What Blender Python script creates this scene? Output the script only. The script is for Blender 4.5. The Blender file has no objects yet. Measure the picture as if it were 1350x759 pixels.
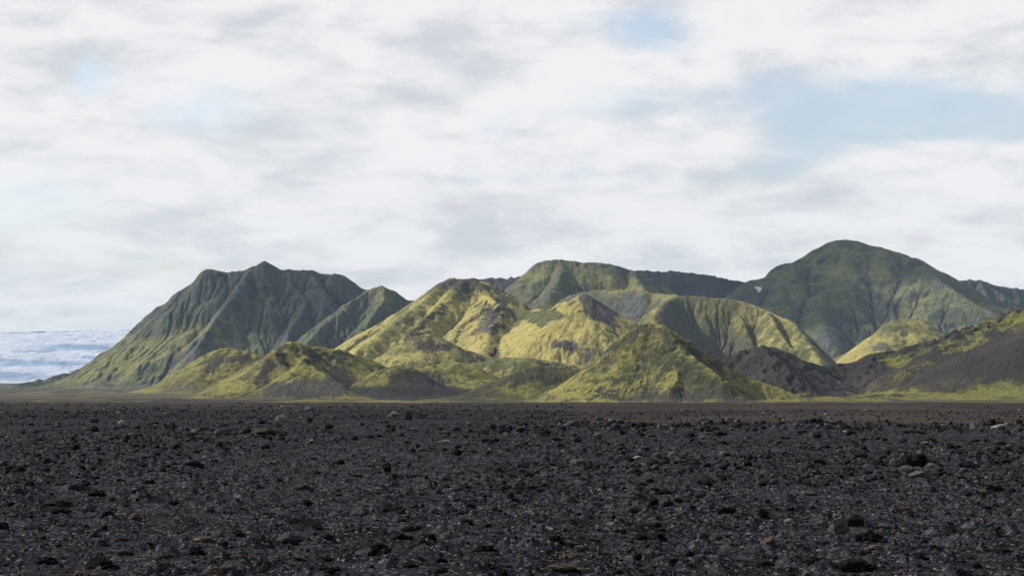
import bpy, math, random, time
import numpy as np
from mathutils import Vector, noise as mnoise

T0 = time.time()
random.seed(7)
RNG = np.random.default_rng(11)
sc = bpy.context.scene
col = sc.collection

# ------------------------------------------------------------------ survey
F, HY, CX, CAMZ = 2519.0, 510.0, 675.0, 1.6      # focal length in photo pixels, level row, centre column, eye height


def at(u, v, Y):
    """bearing (u, v) and distance Y -> point in metres"""
    return np.array([(u - CX) / F * Y, Y, CAMZ + (HY - v) / F * Y])


# ------------------------------------------------------------------ noise
def _hash(ix, iy, seed):
    h = (ix.astype(np.int64) * 374761393 + iy.astype(np.int64) * 668265263 + seed * 974634777) & 0xFFFFFFFF
    h = ((h ^ (h >> 13)) * 1274126177) & 0xFFFFFFFF
    h = ((h ^ (h >> 16)) * 2246822519) & 0xFFFFFFFF
    return (h ^ (h >> 15)) & 0xFFFFFFFF


def gnoise(x, y, seed=0):
    x, y = np.broadcast_arrays(np.asarray(x, float), np.asarray(y, float))
    x0 = np.floor(x); y0 = np.floor(y)
    fx = x - x0; fy = y - y0
    sx = fx * fx * fx * (fx * (fx * 6 - 15) + 10)
    sy = fy * fy * fy * (fy * (fy * 6 - 15) + 10)

    def g(ix, iy, dx, dy):
        a = _hash(ix, iy, seed) * (2 * np.pi / 4294967296.0)
        return np.cos(a) * dx + np.sin(a) * dy
    a = g(x0, y0, fx, fy); b = g(x0 + 1, y0, fx - 1, fy)
    c = g(x0, y0 + 1, fx, fy - 1); d = g(x0 + 1, y0 + 1, fx - 1, fy - 1)
    return ((a + (b - a) * sx) * (1 - sy) + (c + (d - c) * sx) * sy) * 1.5


def fbm(x, y, seed=0, octv=4, gain=0.5):
    s = 0; a = 1; f = 1
    for i in range(octv):
        s = s + a * gnoise(x * f, y * f, seed + i * 17)
        a *= gain; f *= 2.03
    return s


def ridged(x, y, seed=0, octv=4, gain=0.5):
    s = 0; a = 1; f = 1; w = 0
    for i in range(octv):
        s = s + a * (1 - np.abs(gnoise(x * f, y * f, seed + i * 13)) * 1.6)
        w += a; a *= gain; f *= 2.07
    return s / w


def sstep(a, b, x):
    t = np.clip((x - a) / (b - a), 0, 1)
    return t * t * (3 - 2 * t)


def blur(a, n=1):
    for _ in range(n):
        p = np.pad(a, 1, mode='edge')
        a = (p[:-2, 1:-1] + 2 * p[1:-1, 1:-1] + p[2:, 1:-1]) / 4
        p = np.pad(a, 1, mode='edge')
        a = (p[1:-1, :-2] + 2 * p[1:-1, 1:-1] + p[1:-1, 2:]) / 4
    return a


# ------------------------------------------------------------------ plain
def ground_base(x, y):
    d = np.maximum(y, 0.0)
    z = np.interp(d, [0, 80, 1200, 1800, 3000, 4500, 8000, 16000],
                  [0, 0, -8.0, -5.0, -2.0, 0.0, 24, 70])
    side = sstep(-0.06, 0.10, x / np.maximum(d, 1))
    lip = 84 + 5 * gnoise(x / 9.0, x * 0 + 3.3, 5)
    z = z - 0.55 * side * sstep(0, 26, d - lip) - 0.35 * (1 - side) * sstep(0, 90, d - lip)
    z = z + 0.35 * side * sstep(150, 500, d) + 0.25 * (1 - side) * sstep(150, 500, d)
    return z


def ground_z(x, y):
    d = np.maximum(y, 1.0)
    near = 1 - sstep(110, 170, d)
    z = ground_base(x, y)
    z = z + near * (0.05 * fbm(x / 3.1, y / 5.0, 21, 3) + 0.035 * fbm(x / 0.7, y / 0.8, 22, 3) + 0.10 * np.clip(fbm(x / 0.5, y / 0.6, 25, 4, .65) - .25, 0, 1))
    z = z + sstep(90, 300, d) * 0.16 * fbm(x / 22, y / 40, 23, 3)
    z = z + sstep(500, 1100, d) * 0.9 * fbm(x / 55, y / 90, 26, 3)
    z = z + sstep(900, 2500, d) * 1.2 * fbm(x / 160, y / 220, 24, 3)
    return z


# ------------------------------------------------------------------ object helpers
def tag(o, label=None, cat=None, group=None, kind=None):
    if label: o['label'] = label
    if cat: o['category'] = cat
    if group: o['group'] = group
    if kind: o['kind'] = kind
    return o


def grid_mesh(name, X, Y, Z, mat, attrs=None, keep=None, smooth=True):
    ny, nx = X.shape
    co = np.stack([X, Y, Z], -1).reshape(-1, 3).astype(np.float32)
    idx = np.arange(ny * nx).reshape(ny, nx)
    q = np.stack([idx[:-1, :-1], idx[:-1, 1:], idx[1:, 1:], idx[1:, :-1]], -1).reshape(-1, 4)
    if keep is not None:
        kf = (keep[:-1, :-1] | keep[:-1, 1:] | keep[1:, 1:] | keep[1:, :-1]).reshape(-1)
        q = q[kf]
    used = np.zeros(len(co), bool); used[q.reshape(-1)] = True
    remap = np.cumsum(used) - 1
    co = co[used]; q = remap[q]
    me = bpy.data.meshes.new(name)
    me.vertices.add(len(co)); me.vertices.foreach_set('co', co.ravel())
    me.loops.add(q.size); me.loops.foreach_set('vertex_index', q.ravel().astype(np.int32))
    me.polygons.add(len(q))
    me.polygons.foreach_set('loop_start', np.arange(0, q.size, 4, dtype=np.int32))
    me.polygons.foreach_set('loop_total', np.full(len(q), 4, np.int32))
    me.update(calc_edges=True)
    if smooth:
        me.polygons.foreach_set('use_smooth', np.ones(len(q), bool))
    for k, a in (attrs or {}).items():
        at_ = me.attributes.new(k, 'FLOAT', 'POINT')
        at_.data.foreach_set('value', a.reshape(-1)[used].astype(np.float32))
    o = bpy.data.objects.new(name, me)
    me.materials.append(mat)
    col.objects.link(o)
    return o


# ------------------------------------------------------------------ node helpers
class NT:
    def __init__(s, tree):
        s.t = tree; s.n = tree.nodes; s.l = tree.links

    def node(s, typ, **kw):
        n = s.n.new(typ)
        for k, v in kw.items():
            if k == 'inp':
                for kk, vv in v.items():
                    s.put(n.inputs[kk], vv)
            else:
                setattr(n, k, v)
        return n

    def put(s, sock, v):
        if isinstance(v, bpy.types.NodeSocket):
            s.l.new(v, sock)
        else:
            sock.default_value = v

    def math(s, op, a, b=None, c=None, clamp=False):
        n = s.n.new('ShaderNodeMath'); n.operation = op; n.use_clamp = clamp
        s.put(n.inputs[0], a)
        if b is not None: s.put(n.inputs[1], b)
        if c is not None: s.put(n.inputs[2], c)
        return n.outputs[0]

    def mix(s, fac, a, b, mode='MIX'):
        n = s.n.new('ShaderNodeMix'); n.data_type = 'RGBA'; n.blend_type = mode
        s.put(n.inputs[0], fac); s.put(n.inputs[6], a); s.put(n.inputs[7], b)
        return n.outputs[2]

    def noise(s, vec, scale, detail=4, rough=0.5, dist=0.0, typ='FBM'):
        n = s.n.new('ShaderNodeTexNoise')
        s.put(n.inputs['Vector'], vec)
        n.inputs['Scale'].default_value = scale
        n.inputs['Detail'].default_value = detail
        n.inputs['Roughness'].default_value = rough
        n.inputs['Distortion'].default_value = dist
        return n.outputs['Fac']

    def ramp(s, v, lo, hi, a=0.0, b=1.0):
        n = s.n.new('ShaderNodeMapRange'); n.interpolation_type = 'SMOOTHSTEP'
        s.put(n.inputs[0], v); s.put(n.inputs[1], lo); s.put(n.inputs[2], hi); s.put(n.inputs[3], a); s.put(n.inputs[4], b)
        return n.outputs[0]

    def attr(s, name, typ='GEOMETRY'):
        n = s.n.new('ShaderNodeAttribute'); n.attribute_name = name; n.attribute_type = typ
        return n.outputs['Fac']

    def vmul(s, v, k):
        n = s.n.new('ShaderNodeVectorMath'); n.operation = 'MULTIPLY'
        s.put(n.inputs[0], v); n.inputs[1].default_value = k
        return n.outputs[0]


def new_mat(name):
    m = bpy.data.materials.new(name); m.use_nodes = True
    t = m.node_tree; t.nodes.clear()
    nt = NT(t)
    out = nt.node('ShaderNodeOutputMaterial')
    b = nt.node('ShaderNodeBsdfPrincipled')
    b.inputs['Roughness'].default_value = 0.95
    b.inputs['Specular IOR Level'].default_value = 0.15
    t.links.new(b.outputs[0], out.inputs[0])
    return m, nt, b


def C(r, g, b): return (r, g, b, 1)


# ------------------------------------------------------------------ materials
def hill_material(name, bright, dull, soil, rock, bump=1.0, fine=0.12):
    m, nt, b = new_mat(name)
    geo = nt.node('ShaderNodeNewGeometry')
    P = geo.outputs['Position']
    moss = nt.attr('moss'); so = nt.attr('soil'); tone = nt.attr('tone')
    n1 = nt.noise(P, 0.02, 6, 0.6)
    n2 = nt.noise(P, fine, 5, 0.65)
    n3 = nt.noise(P, fine * 4.5, 4, 0.6)
    f1 = nt.math('ADD', nt.math('MULTIPLY', nt.math('SUBTRACT', n1, 0.5), 1.2), nt.math('MULTIPLY', nt.math('SUBTRACT', n2, 0.5), 1.3))
    mo = nt.ramp(nt.math('ADD', moss, f1), 0.15, 0.85)
    c = nt.mix(mo, dull, bright)
    f2 = nt.math('ADD', nt.math('MULTIPLY', nt.math('SUBTRACT', n2, 0.5), 1.5), nt.math('MULTIPLY', nt.math('SUBTRACT', n3, 0.5), 1.6))
    sm = nt.ramp(nt.math('ADD', so, f2), 0.46, 0.60)
    earth = nt.mix(nt.ramp(nt.math('ADD', tone, nt.math('MULTIPLY', nt.math('SUBTRACT', n3, 0.5), 1.6)), 0.3, 0.8), soil, rock)
    c = nt.mix(sm, c, earth)
    n4 = nt.noise(P, fine * 11.0, 3, 0.6)
    v = nt.math('ADD', nt.math('ADD', 1.0, nt.math('MULTIPLY', nt.math('SUBTRACT', n3, .5), 1.2)), nt.math('ADD', nt.math('MULTIPLY', nt.math('SUBTRACT', n4, .5), 1.0), nt.math('MULTIPLY', nt.math('SUBTRACT', n2, .5), 1.1)))
    v = nt.math('MAXIMUM', v, .25)
    c = nt.mix(1.0, c, nt.node('ShaderNodeCombineColor', inp={'Red': v, 'Green': v, 'Blue': v}).outputs[0], 'MULTIPLY')
    nt.put(b.inputs['Base Color'], c)
    h = nt.math('ADD', nt.math('MULTIPLY', n2, 5.0), nt.math('MULTIPLY', n3, nt.math('ADD', 1.2, nt.math('MULTIPLY', sm, 1.6))))
    bp = nt.node('ShaderNodeBump', inp={'Strength': 0.9, 'Distance': bump, 'Height': h})
    nt.put(b.inputs['Normal'], bp.outputs[0])
    return m


M_FAR = hill_material('moss_far', C(.150, .148, .052), C(.068, .078, .042), C(.026, .026, .030), C(.080, .082, .078), 1.5, 0.06)
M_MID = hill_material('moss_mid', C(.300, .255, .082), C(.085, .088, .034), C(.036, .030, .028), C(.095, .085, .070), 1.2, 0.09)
M_NEAR = hill_material('moss_near', C(.205, .185, .046), C(.040, .043, .020), C(.024, .021, .019), C(.070, .064, .050), 0.8, 0.16)
M_BROWN = hill_material('brown_lava', C(.075, .065, .040), C(.042, .040, .035), C(.028, .026, .029), C(.050, .042, .042), 1.5, 0.06)
M_SLOPE = hill_material('dark_scree', C(.130, .125, .026), C(.060, .058, .022), C(.028, .0215, .019), C(.064, .050, .043), 0.9, 0.16)


# ------------------------------------------------------------------ hills
def resample(pts, step):
    pts = np.array(pts, float)
    seg = np.linalg.norm(np.diff(pts[:, :2], axis=0), axis=1)
    s = np.concatenate([[0], np.cumsum(seg)])
    n = max(2, int(s[-1] / step) + 1)
    t = np.linspace(0, s[-1], n)
    # monotone-ish smooth interpolation by averaging linear interpolation
    return np.stack([np.interp(t, s, pts[:, i]) for i in range(3)], -1), t


def crest(uv, Y):
    """silhouette bearings -> ridge line; Y a number or a list of distances"""
    n = len(uv)
    Ys = np.full(n, float(Y)) if np.isscalar(Y) else np.interp(np.linspace(0, 1, n), np.linspace(0, 1, len(Y)), Y)
    return [at(u, v, y) for (u, v), y in zip(uv, Ys)]


def spur(start, uv, slope):
    """a ridge that leaves the point `start` and falls towards the plain at `slope`"""
    pts = [np.array(start)]
    for (u, v) in uv:
        p0 = pts[-1]
        best = None
        for Y in np.arange(p0[1], p0[1] - 900, -2.0):
            p = at(u, v, Y)
            d = math.hypot(p[0] - p0[0], p[1] - p0[1])
            err = (p0[2] - p[2]) - slope * d
            if best is None or abs(err) < best[0]:
                best = (abs(err), p)
            if err < 0: break
        pts.append(best[1])
    return pts


HILLS = {}


def erode(H, iters, depth, seed):
    """rills and gullies: water runs down the steepest way and cuts in proportion to what it gathers"""
    ny, nx = H.shape
    rng = np.random.default_rng(seed)
    H = H + rng.normal(0, 0.10 * max(depth, 2) / 4, H.shape)
    idx = np.arange(ny * nx).reshape(ny, nx)
    offs = [(-1, 0, 1.0), (1, 0, 1.0), (0, -1, 1.0), (0, 1, 1.0), (-1, -1, 1.414), (-1, 1, 1.414), (1, -1, 1.414), (1, 1, 1.414)]
    acc = None
    for it in range(iters):
        best = np.zeros_like(H); rec = idx.copy()
        P = np.pad(H, 1, mode='edge')
        for dy, dx, dl in offs:
            drop = (H - P[1 + dy:1 + dy + ny, 1 + dx:1 + dx + nx]) / dl * rng.uniform(.85, 1.15, H.shape)
            up = drop > best
            best = np.where(up, drop, best)
            rec = np.where(up, np.clip(idx + dy * nx + dx, 0, ny * nx - 1), rec)
        order = np.argsort(-H, axis=None)
        rl = rec.ravel()[order].tolist(); ol = order.tolist()
        a = [1.0] * (ny * nx)
        for i, r in zip(ol, rl):
            if i != r: a[r] += a[i]
        acc = np.minimum(np.array(a).reshape(ny, nx), 1500)
        E = depth / iters * 0.16 * acc ** 0.5 * np.minimum(best, 4)
        H = H - np.minimum(E, 0.7 * best)
        Pd = np.pad(H, 1, mode='edge')
        lap = (Pd[:-2, 1:-1] + Pd[2:, 1:-1] + Pd[1:-1, :-2] + Pd[1:-1, 2:]) / 4 - H
        H = H + 0.16 * lap
    return H, np.log(acc)



def hill(name, label, cat, lines, mat, res=4.0, g=0.65, gully=(6.0, 28.0, 25.0), rough=1.2, foot=9.0, crag=(0, 12, 25),
         soil=0.0, moss=0.5, tone=0.4, slope_soil=(0.75, 1.15), patches=(), moss_shade_patch=(), seed=1, rnd=3.5, blurn=1, top_soil=0.0, ero=0.5, eit=8, steep=0.4, sc_=40.0, streak=.16, foot_soil=0.0, fold=2.8):
    L = []
    for ln in lines:
        if isinstance(ln, dict): L.append(ln)
        else: L.append({'p': ln})
    allp = np.concatenate([np.array(l['p']) for l in L])
    reach = [(p[2] + 12) / l.get('g', g) for l in L for p in l['p']]
    mr = min(max(reach) + 60, 900)
    x0, x1 = allp[:, 0].min() - mr, allp[:, 0].max() + mr
    y0, y1 = allp[:, 1].min() - mr, allp[:, 1].max() + mr * 0.75
    res = res * 0.62
    xs = np.arange(x0, x1, res); ys = np.arange(y0, y1, res * 1.15)
    X, Y = np.meshgrid(xs, ys)
    H = np.full(X.shape, -1e3); S = np.zeros(X.shape); D = np.full(X.shape, 1e3)
    # domain warp so that slopes and creases wander
    wx = X + 9 * fbm(X / 90, Y / 90, seed + 50, 3) * (res / 4) ** 0.3
    wy = Y + 9 * fbm(X / 90, Y / 90, seed + 60, 3)
    soff = 0
    for l in L:
        gg = l.get('g', g); rr = l.get('r', rnd)
        step = max(res, rr * 0.6, 4)
        pts, t = resample(l['p'], step)
        for i in range(len(pts)):
            px, py, pz = pts[i]
            R = (pz + 14) / gg + 30
            a, b_ = np.searchsorted(xs, [px - R, px + R]); c, d_ = np.searchsorted(ys, [py - R, py + R])
            if b_ <= a or d_ <= c: continue
            w = np.s_[c:d_, a:b_]
            w_amt = 1.0
            dx = X[w] - px; dy = Y[w] - py
            d0 = np.sqrt(dx * dx + dy * dy)
            k = sstep(4, 60, d0)
            dx = dx + (wx[w] - X[w]) * k; dy = dy + (wy[w] - Y[w]) * k
            dd = np.sqrt(dx * dx + dy * dy)
            de = np.sqrt(dd * dd + rr * rr) - rr
            h = pz - gg * de * (1 + l.get('steep', steep) * np.exp(-de / l.get('sc', sc_)))
            up = h > H[w]
            H[w] = np.where(up, h, H[w]); S[w] = np.where(up, soff + t[i], S[w]); D[w] = np.where(up, dd, D[w])
        soff += t[-1] + 500
    gb = ground_base(X, Y)
    H = blur(H, blurn)
    rel = H - gb
    A, lam, dfar = gully
    carve = ridged(S / lam + 0.35 * fbm(X / 60, Y / 60, seed + 3, 2), D / (lam * 9), seed + 7, 3, 0.55)
    carve2 = ridged(S / (lam * 2.7) + 0.3, D / (lam * 14), seed + 9, 2, 0.5)
    carve = blur(1 - (0.55 * carve + 0.45 * carve2), 2)
    amt = sstep(3, dfar, D) * sstep(-2, 35, rel)
    A = A * 1.5
    H = H - A * 2.2 * (carve - 0.30) * amt
    H = H + rough * (0.9 * fbm(X / 28, Y / 28, seed + 31, 6, 0.62)) * (0.65 + 0.75 * sstep(0, 20, D))
    big = fbm(X / 120, Y / 120, seed + 35, 3)
    H = H + rough * fold * big * sstep(10, 90, D) * sstep(0, 40, rel)
    ca, cl, cd = crag
    if ca:
        cr = ridged(X / cl, Y / cl, seed + 41, 4, 0.6) - 0.62
        out = sstep(.0, .35, fbm(X / (cl * 3.0), Y / (cl * 3.0), seed + 44, 3)) * sstep(-5, 25, rel)
        H = H + ca * 2.2 * cr * (np.exp(-D / cd) * (0.5 + 0.9 * sstep(-.2, .4, big)) + .35 * out)
        crag_mask = out * .35 + np.exp(-D / cd) * .5 * sstep(-.1, .4, big + cr)
    else:
        crag_mask = 0
    H, flow = erode(H, eit, ero, seed)
    flow = blur(flow, 1)
    rel = H - gb
    k = foot
    H2 = gb + k * np.log1p(np.exp(np.clip(rel / k, -30, 30))) - 0.02 * k
    H2 = np.where(rel > 12 * k, gb + rel - 0.02 * k, H2)
    keep = (rel > -2.6 * k)
    H2 = H2 - 0.6 * sstep(-1.4 * k, -2.6 * k, rel) * 1.0 - np.where(rel < -1.8 * k, 1.5 * sstep(-1.8 * k, -2.6 * k, rel), 0)
    # materials from slope, curvature and surveyed patches of bare ground, moss and painted shade
    gy, gx = np.gradient(H2, ys, xs)
    sl = np.sqrt(gx * gx + gy * gy)
    curv = blur(H2, 6) - H2                    # >0 in hollows
    so = soil + 0.55 * sstep(slope_soil[0], slope_soil[1], sl) + 0.22 * fbm(X / 70, Y / 70, seed + 71, 4) + 0.10 * np.clip(-curv, -1.5, 2)
    so = so + .45 * crag_mask
    so = so + foot_soil * sstep(16, 1, rel + 8 * fbm(X / 40, Y / 40, seed + 5, 3))
    stk = blur(fbm(S / (3.2 * res) + fbm(X / 40, Y / 40, seed + 4, 2) * 1.5, D / (26 * res), seed + 8, 3), 1)
    so = so + streak * 1.4 * stk * sstep(.3, .55, sl)
    so = so + top_soil * np.exp(-D / 30) + 0.10 * (flow - 1.2) * sstep(.25, .5, sl)  # flow term paints gully shadow as darker soil
    mo = moss + 0.35 * fbm(X / 110, Y / 110, seed + 81, 4) + 0.10 * np.clip(curv, -2, 2) - 0.06 * (flow - 1.2) - 0.25 * sstep(0.55, 1.0, sl)
    mo = mo + streak * 1.6 * stk
    to = tone + 0.3 * fbm(X / 45, Y / 45, seed + 91, 3) + 0.12 * np.clip(-curv, -1, 2)
    U = CX + F * X / Y; V = HY - F * (H2 - CAMZ) / Y
    wu = U + 11 * fbm(X / 26, Y / 40, seed + 95, 5, .6); wv = V + 9 * fbm(X / 26 + 9, Y / 40, seed + 96, 5, .6)
    for (pu, pv, ru, rv, ang, st) in patches:  # bare soil, and on some hills shade painted in the soil colour
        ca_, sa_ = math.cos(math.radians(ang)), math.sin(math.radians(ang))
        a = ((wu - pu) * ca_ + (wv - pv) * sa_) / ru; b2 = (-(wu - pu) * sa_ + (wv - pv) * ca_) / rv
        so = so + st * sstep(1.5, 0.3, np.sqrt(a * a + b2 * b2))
    for (pu, pv, ru, rv, ang, st) in moss_shade_patch:  # moss tone, and on some hills light and shade painted with it
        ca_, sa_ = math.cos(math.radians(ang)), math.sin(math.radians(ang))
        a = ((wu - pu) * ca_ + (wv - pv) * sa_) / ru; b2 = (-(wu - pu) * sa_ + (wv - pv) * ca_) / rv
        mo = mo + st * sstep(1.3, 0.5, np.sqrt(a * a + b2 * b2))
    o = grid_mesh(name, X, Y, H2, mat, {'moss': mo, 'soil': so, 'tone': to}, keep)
    tag(o, label, cat, None, 'structure')
    HILLS[label] = (xs, ys, H2)
    return o


# ---- far left massif
crB = [(20, 508), (43, 501), (96, 488), (128, 475), (149, 462), (171, 437), (186, 421), (215, 397), (241, 379), (255, 371), (268, 355), (280, 352.5),
       (299, 357), (322, 354), (330, 350), (340, 347), (347, 341.5), (356, 346), (366, 352), (396, 354), (411, 354), (426, 358), (454, 361.5), (469, 372), (485, 381), (500, 392)]
B = crest(crB, [3350, 3500, 3500, 3500, 3550])
hill('mountain', 'broad craggy dark green mountain beside the ice field', 'mountain', [
    B,
    {'p': crest([(342, 345), (345.5, 340.5), (349, 340.5), (353, 344)], 3500), 'g': 1.5, 'r': 1.5, 'steep': 0},
    {'p': crest([(267, 355), (270, 352.3), (280, 351.5), (289, 353.5)], 3500), 'g': 1.5, 'r': 1.5, 'steep': 0},
    {'p': crest([(438, 357.5), (447, 358), (455, 360.5)], 3500), 'g': 1.5, 'r': 1.5, 'steep': 0},
    {'p': spur(at(330, 351, 3500), [(318, 372), (300, 398), (288, 410), (262, 452)], 0.57)},
    {'p': spur(at(366, 352, 3520), [(384, 372), (402, 392), (398, 408), (388, 424), (372, 455)], 0.52)},
    {'p': spur(at(411, 354, 3520), [(418, 375), (432, 388)], 0.45)},
], M_FAR, res=4.2, g=0.62, steep=1.1, sc_=170., fold=5.5, gully=(2.6, 48, 40), rough=1.3, crag=(5, 24, 50), soil=0.06, moss=0.42, tone=0.5, slope_soil=(1.0, 1.6), seed=3, ero=3.2, foot_soil=0.35, top_soil=0.25,
     patches=[(425, 374, 30, 14, 10, 0.5), (215, 410, 50, 14, -45, 0.3), (430, 405, 45, 8, -35, 0.5), (340, 395, 60, 45, 0, .2), (300, 372, 40, 14, 0, .15), (180, 500, 90, 9, 0, .25)],
     moss_shade_patch=[(240, 460, 110, 34, -25, 0.5), (140, 490, 60, 12, -20, .4), (400, 352, 50, 8, 0, .4)])
crC = [(440, 410), (462, 396), (485, 380), (496, 376), (504, 374), (515, 378), (525, 385), (536, 391), (552, 402), (575, 420), (590, 436)]
hill('mountain', 'blunt grey-green peak joined to the right of the dark craggy mountain', 'mountain', [
    {'p': crest(crC, 3250)},
    {'p': spur(at(504, 374, 3250), [(506, 392), (498, 405), (485, 420), (470, 448)], 0.55)},
    {'p': spur(at(485, 380, 3250), [(462, 394), (448, 410), (428, 424), (402, 452)], 0.5)},
    {'p': spur(at(536, 391, 3250), [(525, 415), (505, 440)], 0.55)},
], M_FAR, res=3.6, g=0.74, steep=.4, sc_=60., gully=(4, 30, 30), rough=1.8, crag=(4, 18, 30), soil=0.04, moss=0.55, tone=0.7, slope_soil=(1.0, 1.5), seed=13, ero=5,
     patches=[(455, 430, 9, 22, 10, .5), (500, 410, 40, 20, 0, .1)])  # the narrow patch paints a rib's shadow in soil colour

# ---- distant brown plateau
crD = [(520, 395), (545, 392.5), (562, 392), (590, 380), (631, 364.5), (660, 362), (695, 360.5), (740, 356), (800, 353), (834, 352.5), (854, 352.5),
       (886, 354), (907, 355), (930, 358), (956, 363.5), (979, 366), (989, 370), (1000, 379), (1012, 390)]
hill('mountain', 'long brown flat topped lava plateau far behind the green hills', 'mountain', [
    {'p': crest(crD, [4700, 4700, 4500, 4250, 4150]), 'steep': 0.6},
    {'p': spur(at(886, 354, 4300), [(880, 372), (860, 388)], 0.55)},
    {'p': spur(at(956, 363, 4200), [(935, 375), (925, 392)], 0.55)},
    {'p': spur(at(989, 370, 4150), [(992, 385), (985, 398)], 0.55)},
], M_BROWN, res=5.0, g=0.7, gully=(6, 30, 30), rough=2.2, crag=(6, 28, 40), soil=0.42, moss=0.3, tone=0.3, seed=23, ero=10, top_soil=0.2)

# ---- upper middle mountain
crE = [(660, 392), (672, 382), (684, 371), (694, 363), (699, 354), (709.6, 344.6), (724, 340.7), (741, 341.5), (765, 344), (799, 345.3), (814, 349),
       (834, 356), (854, 363.5), (872, 375), (892, 388), (905, 400)]
hill('mountain', 'rounded green mountain with a flat shoulder behind the yellow mossy hill', 'mountain', [
    {'p': crest(crE, 3150)},
    {'p': spur(at(741, 341.5, 3150), [(738, 362), (722, 392)], 0.5)},
    {'p': spur(at(834, 356, 3150), [(845, 375), (856, 386)], 0.4)},
    {'p': crest([(745, 392), (762, 385), (779, 382), (820, 381), (850, 383.5), (875, 387), (892, 388)], [2980, 2900, 2820, 2720]), 'r': 12, 'g': .85},
    {'p': spur(at(779, 382, 2935), [(798, 405), (822, 436)], 0.6), 'g': .8},
    {'p': spur(at(850, 383.5, 2790), [(856, 405), (866, 430)], 0.6), 'g': .8},
], M_FAR, res=3.6, g=0.70, steep=.5, sc_=60., gully=(2.0, 44, 30), fold=4.5, rough=1.2, crag=(2, 18, 30), soil=0.18, moss=0.55, tone=0.7, slope_soil=(1.0, 1.5), seed=33, ero=1.2,
     patches=[(835, 402, 16, 22, -20, .35), (705, 395, 30, 12, -20, .15)], moss_shade_patch=[(760, 365, 90, 12, 10, .3), (850, 385, 60, 10, 5, .9)])  # first soil patch paints the shadow in the gully under the shoulder

# ---- big right mountain
crL = [(975, 385), (988.7, 369.5), (1007.7, 366), (1024, 358.5), (1040, 351), (1050, 346), (1061.5, 338), (1080.5, 326), (1095, 318.5), (1102.6, 316),
       (1115, 315), (1131, 318), (1150, 323.7), (1158.7, 325), (1172, 329), (1187, 333), (1200, 339), (1207, 339.5), (1218.8, 351), (1237.8, 357), (1250, 364), (1262, 378), (1290, 395)]
hill('mountain', 'tallest domed green mountain on the right with dark shadowed gullies', 'mountain', [
    {'p': crest(crL, [3850, 4000, 3960, 3760]), 'r': 10},
    {'p': crest([(1014, 358.5), (1018.5, 353), (1027, 347.5), (1040, 345.2), (1050, 345.2)], 4070), 'g': 1.3, 'r': 3, 'steep': 0},
    {'p': crest([(1202, 339.5), (1205.5, 337.8), (1209, 340)], 3850), 'g': 1.4, 'r': 2, 'steep': 0},
    {'p': spur(at(1115, 315, 4000), [(1116, 340), (1109, 366), (1087, 384), (1078, 408), (1088, 438), (1099, 462)], 0.5), 'g': .66},
    {'p': spur(at(1218.8, 351, 3830), [(1240, 372), (1275, 395), (1318, 420)], 0.42)},
    {'p': spur(at(1158.7, 325, 3950), [(1172, 360), (1192, 405)], 0.56)},
    {'p': spur(at(1048, 345, 3930), [(1036, 366), (1024, 384), (1034, 404)], 0.5)},
], M_FAR, res=4.2, g=0.64, steep=.15, gully=(3.2, 70, 60), fold=6.0, rough=1.3, crag=(2, 20, 25), soil=0.06, moss=0.52, tone=0.6, seed=43, ero=1.5, rnd=10,
     patches=[(1010, 378, 26, 14, -10, .35), (1110, 430, 22, 35, 20, .25), (1085, 450, 14, 20, 0, .4), (1250, 378, 40, 4, 38, .5)],  # includes shade beside the long spur and on the upper left band
     moss_shade_patch=[(1105, 350, 22, 35, 10, .5), (1045, 385, 40, 14, 20, .35), (1180, 380, 50, 40, 30, .2)])  # lit spur crest and lit left flank painted as brighter moss
hill('mountain', 'dark ridge behind the domed mountain, running out of the frame', 'mountain', [
    {'p': crest([(1225, 378), (1242, 371), (1261.5, 367), (1279, 363.5), (1291.6, 365), (1313.7, 372.3), (1330, 375), (1350, 377.5), (1400, 385), (1460, 400)], 4600)},
    {'p': spur(at(1291.6, 365, 4600), [(1300, 385), (1292, 405)], 0.55)},
    {'p': spur(at(1350, 377.5, 4600), [(1340, 395), (1330, 412)], 0.55)},
], M_FAR, res=5.5, g=0.66, gully=(8, 30, 30), rough=2.2, crag=(5, 24, 40), soil=0.36, moss=0.3, tone=0.35, seed=53, ero=10)

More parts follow.
